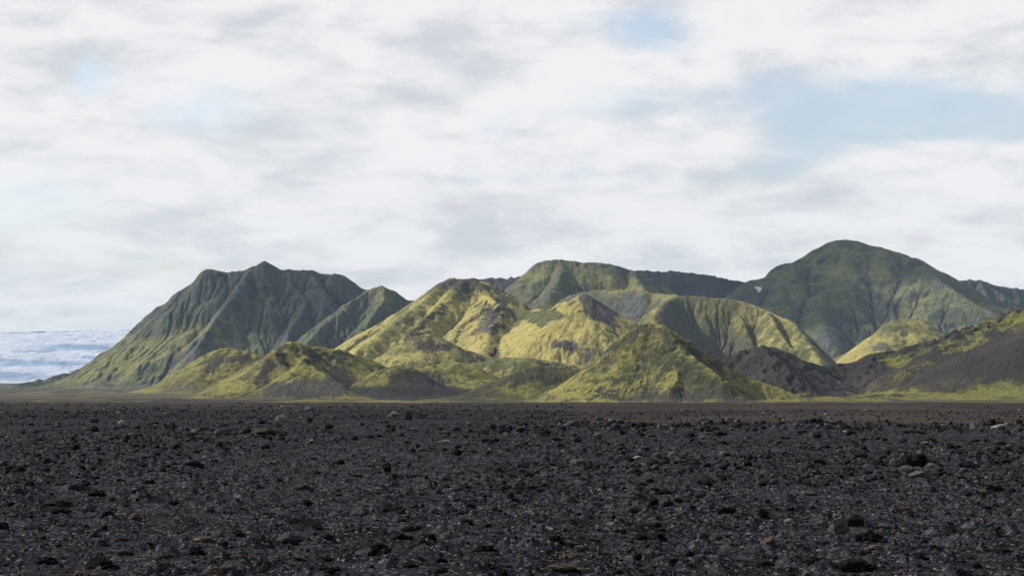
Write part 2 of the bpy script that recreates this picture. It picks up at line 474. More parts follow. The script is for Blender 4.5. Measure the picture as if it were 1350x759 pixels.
# ---- middle sunlit hill
crF = [(430, 470), (451.6, 459), (483.5, 439), (512, 418.5), (538.6, 403), (562, 388.6), (576, 377), (588, 368), (594, 365), (604, 366.5), (611, 366.4),
       (625.5, 365.5), (640, 371), (654.5, 378), (672, 388), (686, 398), (700, 410)]
crF2 = [(640, 385), (647, 391), (654.5, 397), (672, 403.2), (701, 406.8), (724, 403.5), (747, 396), (760, 389), (767.5, 386.5), (775, 386), (785, 391), (795, 406),
        (804, 420.5), (820, 431.6), (835, 442), (852, 462)]
F2 = crest(crF2, [2230, 2120, 2080, 2060])
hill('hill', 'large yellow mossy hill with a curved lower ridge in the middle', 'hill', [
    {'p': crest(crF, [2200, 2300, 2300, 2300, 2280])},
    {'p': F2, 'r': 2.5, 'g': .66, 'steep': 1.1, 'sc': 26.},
    {'p': spur(at(651, 395, 2200), [(630, 410), (612, 425), (598, 445)], 0.5), 'r': 4},
    {'p': spur(at(660, 399, 2160), [(655, 412), (647, 432), (640, 458)], 0.42), 'r': 4},
    {'p': spur(at(611, 366, 2300), [(575, 405), (545, 432), (520, 452)], 0.40), 'r': 4},
    {'p': spur(at(588, 368, 2300), [(545, 408), (500, 440), (470, 462)], 0.36), 'r': 4},
    {'p': spur(at(770, 387, 2062), [(774, 402), (781, 428), (800, 448)], 0.60), 'r': 4, 'steep': 0},
    {'p': spur(at(745, 396, 2085), [(748, 408), (752, 430)], 0.6), 'r': 4, 'steep': 0},
    {'p': spur(at(724, 403.5, 2100), [(730, 418), (738, 440)], 0.6), 'r': 4, 'steep': 0},
], M_MID, res=2.8, g=0.66, steep=.25, sc_=50., gully=(1.2, 24, 25), rough=.7, crag=(3.6, 12, 18), soil=0.04, moss=0.88, tone=0.5, seed=63, ero=1.1, foot_soil=0.2, blurn=1,
     slope_soil=(.95, 1.4),
     patches=[(625, 376, 40, 9, 12, .5), (600, 372, 30, 10, -15, .45), (668, 386, 26, 6, 35, .3), (640, 430, 17, 20, 30, .5), (655, 404, 20, 8, -30, .6), (789, 402, 14, 28, -38, 1.8),  # strongest patch darkens the notch cliff in place of its shade
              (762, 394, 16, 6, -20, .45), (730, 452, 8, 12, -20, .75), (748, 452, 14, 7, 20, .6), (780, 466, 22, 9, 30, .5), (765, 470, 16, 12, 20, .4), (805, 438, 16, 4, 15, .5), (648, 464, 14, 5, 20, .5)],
     moss_shade_patch=[(720, 440, 110, 40, 0, .3), (600, 420, 80, 10, -35, .3), (708, 416, 36, 11, 5, -1.3), (560, 425, 60, 5, -35, -.6), (530, 415, 60, 10, -35, -.35), (600, 380, 50, 14, 0, -.4)])  # strongest negative patch paints the shade below the curved rim
hill('hill', 'grey-green knoll at the left foot of the yellow mossy hill', 'hill', [
    {'p': crest([(498, 478), (515, 464), (538.6, 450), (556, 441.5), (567.6, 439.5), (585, 447.6), (602, 457.7), (625.6, 465), (650, 470), (668, 480)], 1850), 'r': 9},
], M_MID, res=2.4, g=0.55, gully=(2.0, 18, 20), rough=1.2, crag=(1.0, 10, 12), soil=0.22, moss=0.45, tone=0.4, seed=73, foot=5,
     patches=[(570, 455, 30, 10, 0, .35)])
# rounded green hill with gullies
crK = [(862, 428), (866, 410), (868.5, 403.5), (877, 397), (887.5, 391.5), (903, 389), (935, 390), (966.6, 394), (992, 400.6), (1014, 410.7),
       (1042.6, 423), (1058, 439), (1071, 461), (1080, 476), (1092, 488)]
hill('hill', 'steep round shouldered green hill with pale rim and ribbed face', 'hill', [
    {'p': crest(crK, [2380, 2500, 2440, 2260]), 'r': 12},
    {'p': spur(at(966, 394, 2470), [(975, 415), (985, 440), (1000, 470)], 0.7), 'r': 5},
    {'p': spur(at(1014, 410, 2430), [(1022, 430), (1040, 455), (1060, 475)], 0.6), 'r': 5},
    {'p': spur(at(903, 389, 2490), [(905, 415), (915, 440), (930, 470)], 0.75), 'r': 5},
], M_MID, res=2.6, g=0.95, steep=.3, gully=(2.6, 26, 20), rough=1.2, crag=(1.5, 12, 14), soil=0.10, moss=0.36, tone=0.85, seed=83, ero=2.0, foot_soil=0.2, slope_soil=(1.15, 1.8),
     patches=[(880, 430, 16, 30, 0, .35), (940, 450, 50, 25, 10, .3), (1070, 450, 8, 22, -35, .4)], moss_shade_patch=[(1010, 430, 55, 30, 30, .4), (900, 440, 30, 30, 0, -.3)])  # left soil and duller moss paint the shade on that part of the face
hill('hill', 'small pale green rounded hill before the domed mountain', 'hill', [
    {'p': crest([(1060, 484), (1073, 477), (1101.7, 472), (1136.5, 455), (1162, 436), (1172, 427), (1181, 421.6), (1196.6, 419), (1212.4, 421.6), (1225, 429.5), (1244, 439), (1262, 452), (1290, 470)], 2500), 'r': 8},
    {'p': spur(at(1225, 429, 2500), [(1210, 440), (1190, 455), (1172, 470)], .45), 'r': 5},
], M_MID, res=2.8, g=0.66, gully=(1.5, 18, 25), rough=.7, crag=(1.5, 12, 12), soil=0.02, moss=0.62, tone=0.95, seed=93, foot=5, top_soil=.05,
     patches=[(1235, 438, 12, 5, 10, .5), (1180, 447, 10, 4, 10, .4), (1165, 462, 14, 3, 5, .4)], moss_shade_patch=[(1150, 460, 50, 12, -20, .4)])

# ---- nearer hills
hill('hill', 'low green hill with a rocky notch, leftmost of the small hills', 'hill', [
    {'p': crest([(208, 512), (225, 504), (240, 494), (257, 478), (277.7, 465), (292, 458.6), (309.6, 458.6), (333, 463.5), (348.7, 471), (365, 480), (385, 492)], 1950), 'r': 7},
    {'p': spur(at(285, 461, 1950), [(275, 478), (262, 494)], .5), 'r': 3},
], M_NEAR, res=2.2, g=0.58, gully=(1.0, 20, 20), rough=.7, crag=(2.2, 10, 14), soil=0.08, moss=0.85, tone=0.6, slope_soil=(1.0, 1.5), seed=103, foot_soil=0.35, foot=4,
     patches=[(278, 476, 14, 9, -35, .65), (325, 470, 12, 5, 10, .6), (292, 500, 60, 5, 0, .25)], moss_shade_patch=[(310, 480, 40, 12, 0, .3)])
crJ = [(262, 529), (275, 524), (298, 513), (324, 500), (338.6, 484), (356, 467), (364, 461), (370.5, 458), (376, 452), (382, 449), (393.7, 451), (405, 456), (437, 459),
       (454.6, 462), (470, 467), (486.5, 472), (509.6, 485), (530, 498)]
hill('hill', 'green hill with a dark crag and a brown cut face', 'hill', [
    {'p': crest(crJ, [1420, 1440, 1480, 1500]), 'r': 4},
    {'p': spur(at(393, 451, 1470), [(398, 466), (402, 477), (385, 495), (372, 512)], .42), 'r': 3},
    {'p': spur(at(402, 476, 1405), [(425, 490), (448, 505)], .35), 'r': 3},
], M_NEAR, res=1.8, g=0.60, steep=.5, sc_=20., gully=(.8, 16, 15), rough=0.6, crag=(2.6, 8, 9), soil=0.08, moss=0.58, tone=0.5, slope_soil=(1.0, 1.5), seed=113, foot_soil=0.45, foot=3,
     patches=[(352, 478, 12, 8, -45, .8), (372, 466, 7, 10, -20, .6), (347, 492, 10, 5, -30, .5), (406, 480, 10, 7, 20, .6), (408, 512, 50, 9, -4, .7), (455, 500, 28, 12, 25, .6), (450, 474, 20, 4, 20, .3)],
     moss_shade_patch=[(320, 505, 40, 12, -25, .4), (440, 470, 40, 8, 5, -.3)])
hill('hill', 'low dull green mound between the crag hill and the brown mound', 'hill', [
    {'p': crest([(445, 524), (460, 516), (486, 497), (506.7, 485), (527, 481), (541.5, 485), (560, 497), (580, 512)], 1450), 'r': 6},
    {'p': crest([(535, 500), (550, 490), (564.6, 482), (596.5, 476.5), (620, 481), (643, 493), (669, 502.6), (700, 517)], 1520), 'r': 8},
], M_NEAR, res=1.9, g=0.5, gully=(1.4, 13, 15), rough=0.9, crag=(1.0, 8, 10), soil=0.12, moss=0.52, tone=0.3, seed=123, foot_soil=0.45, foot=3,
     patches=[(565, 500, 24, 14, 0, .5), (530, 518, 60, 6, 0, .4), (610, 515, 60, 6, 0, .4)], moss_shade_patch=[(510, 495, 30, 10, -20, .3)])
hill('hill', 'flat olive bench below the yellow mossy hill, behind the brown mound', 'hill', [
    {'p': crest([(585, 492), (605, 484), (628, 477.5), (666, 471), (692, 470.5), (715, 474), (740, 478), (767.5, 481), (800, 492)], 1680), 'r': 10},
], M_MID, res=2.2, g=0.45, gully=(1.4, 16, 15), rough=0.8, soil=0.12, moss=0.5, tone=0.3, seed=133, foot=3,
     patches=[(730, 482, 40, 5, 3, .4)])
hill('hill', 'dark brown bare mound left of the pointed green hill', 'hill', [
    {'p': crest([(625, 518), (643, 509), (665, 497), (686, 488), (709.6, 481), (735, 482.5), (759, 485.5), (785, 494), (810, 508)], 1380), 'r': 7},
], M_SLOPE, res=1.8, g=0.48, gully=(1.4, 12, 15), rough=1.2, crag=(1.2, 7, 14), soil=0.42, moss=0.35, tone=0.15, seed=143, foot=3,
     moss_shade_patch=[(700, 512, 40, 8, 0, .4)], patches=[(700, 512, 40, 8, 0, -.3)])
crI = [(675, 534), (692, 528.5), (727, 512.5), (767.5, 490.5), (785, 476), (802, 461), (820, 444), (832, 434), (840, 429.5), (848, 426), (854.6, 424.8), (863, 427), (872, 426.5), (878, 431), (886, 436),
       (901, 445), (930, 462.5), (955, 478), (979, 493), (1005, 503), (1030, 512), (1046, 519), (1065, 529)]
hill('hill', 'pointed cone shaped green hill standing alone nearest the plain', 'hill', [
    {'p': crest(crI, [1240, 1240, 1240, 1230, 1220]), 'r': 3},
    {'p': spur(at(872, 427, 1235), [(884, 442), (897, 458), (897, 476), (890, 497), (884, 512)], .58), 'r': 3},
    {'p': spur(at(897, 458, 1205), [(925, 478), (955, 500)], .44), 'r': 3},
], M_NEAR, res=1.3, g=0.69, steep=.6, sc_=42., gully=(.6, 14, 12), rough=0.42, crag=(1.7, 6, 12), soil=0.02, moss=0.68, tone=0.55, slope_soil=(1.1, 1.6), seed=153, foot_soil=0.40, foot=2.2, blurn=1,
     patches=[(835, 436, 22, 9, -40, .55), (806, 462, 12, 7, -45, .45), (868, 436, 22, 10, 20, .5), (885, 452, 10, 14, -20, .5), (850, 470, 14, 5, -20, .4), (805, 478, 18, 4, -20, .35), (845, 525, 150, 5, 0, .3), (918, 500, 26, 30, 20, .0)],
     moss_shade_patch=[(780, 500, 70, 22, -28, .3), (930, 505, 50, 20, 30, -.4)])  # negative patch paints the cone's shaded right side as duller moss
# right dark slope
crN = [(950, 486), (958, 476), (965, 470), (976, 462.5), (985, 460), (998, 456), (1017, 456.5), (1033, 463), (1048.8, 470.6), (1067.6, 478), (1082, 483), (1100, 481), (1120.7, 477), (1146, 473),
       (1152, 465), (1168, 463.5), (1187, 459.6), (1210, 453), (1231, 448.6), (1263, 436), (1294.6, 423.3), (1326, 412), (1350, 404), (1400, 385), (1470, 372), (1560, 380)]
hill('hill', 'dark scree slope with a mossy crest rising on the right edge', 'hill', [
    {'p': crest(crN, [1560, 1600, 1640, 1640, 1600]), 'r': 5},
    {'p': spur(at(1005, 456, 1570), [(1030, 480), (1055, 503)], .4), 'r': 4},
    {'p': spur(at(1263, 436, 1630), [(1240, 465), (1215, 490)], .45), 'r': 5},
    {'p': crest([(1000, 531), (1080, 526), (1130, 523), (1187, 520), (1247, 515), (1350, 505), (1480, 494)], [1330, 1380, 1420, 1430]), 'r': 12, 'g': .17},
], M_SLOPE, res=2.0, g=0.52, gully=(1.2, 18, 20), rough=1.0, crag=(5.5, 8, 30), soil=0.72, moss=0.50, tone=0.28, seed=163, foot=2.2,
     patches=[(1200, 528, 300, 7, -1, -.75), (1310, 516, 130, 12, -5, -.6), (1290, 438, 75, 9, -22, -.65), (1205, 462, 50, 6, -18, -.5), (1350, 412, 60, 12, -22, -.6), (1172, 474, 18, 5, 0, -.4)],
     moss_shade_patch=[(1200, 526, 260, 9, -3, .6), (1290, 440, 80, 10, -20, .5), (1170, 475, 30, 8, 0, .3)])
print('hills', round(time.time() - T0, 1))

# ---- ice field far left
def ice_field():
    xs = np.arange(-3600, -700, 14.0); ys = np.arange(6600, 11500, 22.0)
    X, Y = np.meshgrid(xs, ys)
    t = (Y - 6900) / 2600
    top = np.interp(X, [-3600, -2560, -1900, -1000], [262, 268, 286, 300])
    H = ground_base(X, Y) * (1 - sstep(0, .4, t)) + (top - 24 * 0) * (sstep(0, 1.0, t) * 0.45 + 0.55 * np.clip(t, 0, 1) ** 0.8)
    H = H + 6 * fbm(X / 500, Y / 330, 301, 5) + 1.2 * fbm(X / 70, Y / 60, 302, 4, .6) * sstep(-.1, .2, t) + 5 * ridged(X / 320, Y / 130, 303, 4) * sstep(0, .2, t) * sstep(1.3, .9, t)
    H = np.where(t < 0, ground_base(X, Y) - 2 + 4 * sstep(-.1, 0, t), H)
    gy, gx = np.gradient(H, ys, xs)
    ice = 0.08 * fbm(X / 500, Y / 420, 305, 5, .6)
    U = CX + F * X / Y; V = HY - F * (H - CAMZ) / Y
    for (pu, pv, ru, rv) in [(115, 458, 60, 5), (45, 462, 30, 2.5), (60, 479, 80, 4), (15, 495, 70, 6), (120, 470, 30, 2)]:  # bluish shadow bands painted into the glacier colour
        ice = ice + 1.0 * sstep(1.4, .3, np.sqrt(((U - pu) / ru) ** 2 + ((V - pv + 2.5 * fbm(X / 120, Y / 300, 311, 3)) / rv) ** 2))
    rock = fbm(X / 60, Y / 50, 307, 4, .6) + 1.5 * sstep(.82, 1.0, t) * (0.4 + gnoise(X / 260, Y / 90, 309))
    m, nt, b = new_mat('glacier_ice')
    P = nt.node('ShaderNodeNewGeometry').outputs['Position']
    n = nt.noise(nt.vmul(P, (0.012, 0.0045, 0.01)), 1.0, 8, 0.68)
    n2 = nt.noise(nt.vmul(P, (0.05, 0.011, 0.04)), 1.0, 6, 0.65)
    f = nt.ramp(nt.math('ADD', nt.math('MULTIPLY', nt.attr('ice'), 0.35), nt.math('ADD', n, nt.math('MULTIPLY', n2, .8))), 0.72, 1.30)
    c = nt.mix(f, C(.44, .47, .525), C(.14, .20, .31))
    r = nt.ramp(nt.math('ADD', nt.attr('rock'), nt.math('MULTIPLY', nt.math('SUBTRACT', n2, .5), 2.0)), 0.62, .80)
    c = nt.mix(r, c, C(.06, .07, .10))
    nt.put(b.inputs['Base Color'], c)
    b.inputs['Roughness'].default_value = 0.7
    o = grid_mesh('glacier', X, Y, H, m, {'ice': ice, 'rock': rock})
    tag(o, 'white and blue ice field sloping down at the far left', 'glacier', None, 'structure')
ice_field()

# ---- snow patch in the saddle, lying on the plateau's end
def on_hill(labels, u, v, y0=900, y1=6000, step=3):
    """where the line of sight through (u, v) meets the hills"""
    Ys = np.arange(y0, y1, step)
    for y in Ys:
        p = at(u, v, y)
        for lb in labels:
            xs, ys, H = HILLS[lb]
            if xs[0] < p[0] < xs[-1] and ys[0] < y < ys[-1]:
                j = int((p[0] - xs[0]) / (xs[1] - xs[0])); i = int((y - ys[0]) / (ys[1] - ys[0]))
                if H[i, j] >= p[2]: return p, lb
    return None, None


def hill_z(lb, x, y):
    xs, ys, H = HILLS[lb]
    fx = np.clip((x - xs[0]) / (xs[1] - xs[0]), 0, len(xs) - 1.01); fy = np.clip((y - ys[0]) / (ys[1] - ys[0]), 0, len(ys) - 1.01)
    j = fx.astype(int); i = fy.astype(int); a = fx - j; b = fy - i
    return (H[i, j] * (1 - a) + H[i, j + 1] * a) * (1 - b) + (H[i + 1, j] * (1 - a) + H[i + 1, j + 1] * a) * b


p, lb = on_hill(list(HILLS), 1001, 385)
if p is not None:
    m, nt, b = new_mat('old_snow'); b.inputs['Base Color'].default_value = C(.62, .64, .68)
    s_, t_ = np.meshgrid(np.linspace(-1, 1, 31), np.linspace(0, 1, 31))
    w = (6.5 * t_ + 1.0) * (1 + .25 * np.sin(t_ * 9 + s_ * 2)) + .8 * gnoise(t_ * 5, s_ * 3, 4)
    Xs = p[0] + s_ * w; Ys = p[1] - 8 + 17 * t_
    Zs = np.maximum.reduce([hill_z(l_, Xs, Ys) for l_ in HILLS if HILLS[l_][0][0] < p[0] < HILLS[l_][0][-1] and HILLS[l_][1][0] < p[1] < HILLS[l_][1][-1]])
    Zs = Zs + 4.0 - 4.6 * np.clip(np.abs(s_), .8, 1) * (np.abs(s_) > .8)
    o = grid_mesh('snow_patch', Xs, Ys, Zs, m)
    tag(o, 'small white wedge of old snow in the saddle left of the domed mountain', 'snow', None, 'structure')

# ------------------------------------------------------------------ ground
def ground():
    tu = np.concatenate([np.linspace(-1.4, -0.34, 40)[:-1], np.linspace(-0.34, 0.34, 1250), np.linspace(0.34, 1.4, 40)[1:]])
    d = [3.0]
    while d[-1] < 11800:
        r = 0.006 if 12 < d[-1] < 160 else 0.012
        d.append(d[-1] * (1 + r))
    d = np.array(d)
    T, Y = np.meshgrid(tu, d)
    X = T * (Y + 6)
    Z = ground_z(X, Y)
    far = sstep(100, 175, Y)
    side = sstep(-0.06, 0.10, X / Y)
    edge = 84 + 5 * gnoise(X[:] / 9.0, X * 0 + 3.3, 5)
    sand = sstep(0, 22, Y - edge) * side + (1 - side) * sstep(180, 520, Y + 60 * fbm(X / 60, Y / 90, 401, 3))
    gr = np.zeros_like(X)
    U = CX + F * X / Y
    n = fbm(X / 140, Y / 160, 411, 4)
    gr += sstep(930, 1080, Y + 60 * n) * sstep(2600, 1700, Y) * (0.55 + 0.6 * n)
    gr += sstep(640, 760, Y + 70 * n) * sstep(1500, 1200, Y) * sstep(-0.06, -0.02, -np.abs(X / Y + 0.075)) * .35
    gr -= 0.30 * sstep(-0.12, -0.19, X / Y)
    gr += sstep(1500, 1900, Y) * sstep(3600, 2600, Y) * 0.25
    m, nt, b = new_mat('black_gravel')
    b.inputs['Specular IOR Level'].default_value = 0.0
    P = nt.node('ShaderNodeNewGeometry').outputs['Position']
    big = nt.noise(P, 0.35, 4, 0.6)
    mid = nt.noise(P, 2.2, 5, 0.65)
    fine = nt.noise(P, 14.0, 4, 0.7)
    vor = nt.node('ShaderNodeTexVoronoi'); nt.put(vor.inputs['Vector'], P); vor.inputs['Scale'].default_value = 30.0
    vcol = nt.node('ShaderNodeSeparateColor'); nt.put(vcol.inputs[0], vor.outputs['Color'])
    base = nt.mix(nt.ramp(mid, .35, .68), C(.0105, .011, .013), C(.034, .0355, .042))
    base = nt.mix(nt.ramp(big, .45, .75, 0, .6), base, C(.013, .011, .010))
    speck = nt.ramp(vcol.outputs[0], .90, .96)
    base = nt.mix(nt.math('MULTIPLY', speck, .8), base, C(.10, .10, .11))
    speck2 = nt.ramp(vcol.outputs[1], .955, .985)
    base = nt.mix(nt.math('MULTIPLY', speck2, .8), base, C(.15, .11, .07))
    sp = nt.vmul(P, (0.020, 0.006, 1)); band = nt.noise(sp, 1.0, 6, 0.6)
    sandc = nt.mix(nt.ramp(band, .36, .64), C(.029, .025, .0245), C(.050, .042, .037))
    fl = nt.noise(nt.vmul(P, (0.5, .12, 1)), 1.0, 5, .7)
    sandc = nt.mix(nt.ramp(fl, .5, .75, 0, .5), sandc, C(.016, .014, .014))
    c = nt.mix(nt.attr('sand'), base, sandc)
    sep = nt.node('ShaderNodeSeparateXYZ'); nt.put(sep.inputs[0], P)
    c = nt.mix(nt.ramp(sep.outputs[1], 1000, 1700), c, nt.mix(nt.ramp(band, .4, .6), C(.045, .042, .038), C(.10, .092, .070)))
    gn = nt.noise(nt.vmul(P, (0.02, .012, .05)), 1.0, 7, .65)
    gf = nt.ramp(nt.math('ADD', nt.attr('grass'), nt.math('MULTIPLY', nt.math('SUBTRACT', gn, .5), 1.6)), .35, .75)
    c = nt.mix(gf, c, nt.mix(nt.ramp(gn, .4, .65), C(.075, .068, .028), C(.17, .145, .05)))
    nt.put(b.inputs['Base Color'], c)
    h = nt.math('ADD', nt.math('MULTIPLY', mid, .05), nt.math('ADD', nt.math('MULTIPLY', fine, .02), nt.math('MULTIPLY', vor.outputs['Distance'], -.02)))
    bp = nt.node('ShaderNodeBump', inp={'Strength': 0.8, 'Distance': 1.0, 'Height': h})
    nt.put(b.inputs['Normal'], bp.outputs[0])
    o = grid_mesh('ground', X, Y, Z, m, {'sand': sand, 'grass': gr})
    tag(o, 'black volcanic gravel plain stretching to the foot of the hills', 'ground', None, 'structure')
ground()
print('ground', round(time.time() - T0, 1))

# ------------------------------------------------------------------ rocks
def rock_mat(name, a, b_, moss=None, scale=9.0, spec=.2):
    m, nt, b = new_mat(name)
    tc = nt.node('ShaderNodeTexCoord').outputs['Object']
    oi = nt.node('ShaderNodeObjectInfo').outputs['Random']
    v = nt.node('ShaderNodeVectorMath', operation='ADD')
    nt.put(v.inputs[0], tc)
    cx = nt.node('ShaderNodeCombineXYZ'); nt.put(cx.inputs[0], nt.math('MULTIPLY', oi, 57)); nt.put(v.inputs[1], cx.outputs[0])
    n = nt.noise(v.outputs[0], scale * .35, 6, .65); n2 = nt.noise(v.outputs[0], scale, 4, .7)
    c = nt.mix(nt.ramp(n, .35, .65), a, b_)
    k = nt.math('ADD', .62, nt.math('MULTIPLY', n2, .55)); k = nt.math('MULTIPLY', k, nt.math('ADD', .7, nt.math('MULTIPLY', oi, .6)))
    c = nt.mix(1.0, c, nt.node('ShaderNodeCombineColor', inp={'Red': k, 'Green': k, 'Blue': k}).outputs[0], 'MULTIPLY')
    if moss:
        c = nt.mix(nt.ramp(n2, .50, .62), c, moss)
    nt.put(b.inputs['Base Color'], c)
    b.inputs['Specular IOR Level'].default_value = spec
    bp = nt.node('ShaderNodeBump', inp={'Strength': 0.9, 'Distance': .08, 'Height': nt.math('ADD', n, nt.math('MULTIPLY', n2, .5))})
    nt.put(b.inputs['Normal'], bp.outputs[0])
    return m


RM = {
    'black': rock_mat('rock_black', C(.0045, .0045, .005), C(.013, .0125, .012), spec=.05),
    'dark': rock_mat('rock_dark', C(.010, .010, .0115), C(.027, .026, .028), spec=.05),
    'blue': rock_mat('rock_blue_grey', C(.022, .027, .033), C(.055, .063, .072)),
    'grey': rock_mat('rock_grey', C(.045, .044, .045), C(.110, .106, .102)),
    'pale': rock_mat('rock_pale', C(.14, .135, .125), C(.26, .25, .23)),
    'tan': rock_mat('rock_tan', C(.045, .034, .025), C(.15, .11, .070)),
    'rust': rock_mat('rock_rust', C(.022, .016, .012), C(.070, .042, .024)),
    'olive': rock_mat('rock_olive', C(.018, .017, .012), C(.055, .050, .018)),
}


def rock_mesh(name, kind, seed, sub=3):
    import bmesh
    bm = bmesh.new()
    r = random.Random(seed)
    if kind == 'angular':
        bmesh.ops.create_icosphere(bm, subdivisions=sub, radius=0.5)
    else:
        n = 1 if sub < 3 else (9 if kind == 'clod' else 7)
        for i in range(n):
            nb = len(bm.verts)
            bmesh.ops.create_icosphere(bm, subdivisions=sub if i == 0 else sub - 1, radius=0.5)
            bm.verts.ensure_lookup_table()
            if n == 1: break
            k = 1 - i / n
            s = (r.uniform(.40, .62) if i == 0 else r.uniform(.16, .42))
            off = Vector((r.uniform(-.42, .42) if i else 0, r.uniform(-.35, .35) if i else 0, r.uniform(-.05, .10)))
            off.z -= abs(off.x) * .25
            sq = Vector((s * r.uniform(.9, 1.5), s, s * r.uniform(.5, .9)))
            for v in bm.verts[nb:]:
                v.co = Vector((v.co.x * sq.x, v.co.y * sq.y, v.co.z * sq.z)) * (1 + .35 * mnoise.fractal(v.co * 4 + Vector((i * 7.1 + seed, 0, 0)), .7, 2.2, 4)) + off
    o1 = Vector((r.uniform(0, 99), r.uniform(0, 99), r.uniform(0, 99)))
    planes = []
    for _ in range(14 if kind == 'angular' else 4):
        n = Vector((r.gauss(0, 1), r.gauss(0, 1), r.gauss(.3, .8))).normalized()
        planes.append((n, r.uniform(.20, .40)))
    for v in bm.verts:
        p = v.co.copy()
        if kind == 'angular':
            for n, dd in planes:
                e = p.dot(n) - dd
                if e > 0: p -= n * e * .92
            p *= 1 + .13 * mnoise.fractal(p * 5 + o1, .7, 2.1, 5)
        elif kind == 'clod':
            p *= 1 + .34 * mnoise.fractal(p * 4.2 + o1, .6, 2.2, 5)
            p += mnoise.noise_vector(p * 7 + o1) * .07
        else:   # flat hummock
            p *= 1 + .25 * mnoise.fractal(p * 2.5 + o1, .8, 2.2, 5)
            p += mnoise.noise_vector(p * 9 + o1) * .05
        v.co = p
    zs = sorted(v.co.z for v in bm.verts)
    xs = [v.co.x for v in bm.verts]; ysv = [v.co.y for v in bm.verts]
    wx = max(xs) - min(xs); wy = max(ysv) - min(ysv)
    z0 = zs[int(len(zs) * .22)]; z1 = zs[-1]
    cx = (max(xs) + min(xs)) / 2; cy = (max(ysv) + min(ysv)) / 2
    for v in bm.verts:      # unit width, unit visible height, base buried
        v.co = Vector(((v.co.x - cx) / wx, (v.co.y - cy) / wy, max(-0.35, (v.co.z - z0) / (z1 - z0))))
    me = bpy.data.meshes.new(name); bm.to_mesh(me); bm.free()
    if kind != 'angular':
        me.polygons.foreach_set('use_smooth', np.ones(len(me.polygons), bool))
    return me


PROTO = {}
def proto(kind, i, mat, sub):
    k = (kind, i, mat, sub)
    if k not in PROTO:
        base = (kind, i, None, sub)
        if base not in PROTO: PROTO[base] = rock_mesh('rock_shape', kind, hash_seed(kind) + i, sub)
        me = PROTO[base].copy(); me.materials.clear(); me.materials.append(RM[mat]); PROTO[k] = me
    return PROTO[k]
def hash_seed(s): return sum(ord(c) * (i + 3) for i, c in enumerate(s)) * 10


GD = np.concatenate([np.arange(12, 200, .12), np.arange(200, 1300, 2)])


def ground_hit(u, v):
    X_ = (u - CX) / F * GD; Z_ = CAMZ + (HY - v) / F * GD
    below = np.nonzero(Z_ <= ground_z(X_, GD))[0]
    return at(u, v, GD[below[0]] if len(below) else 85)


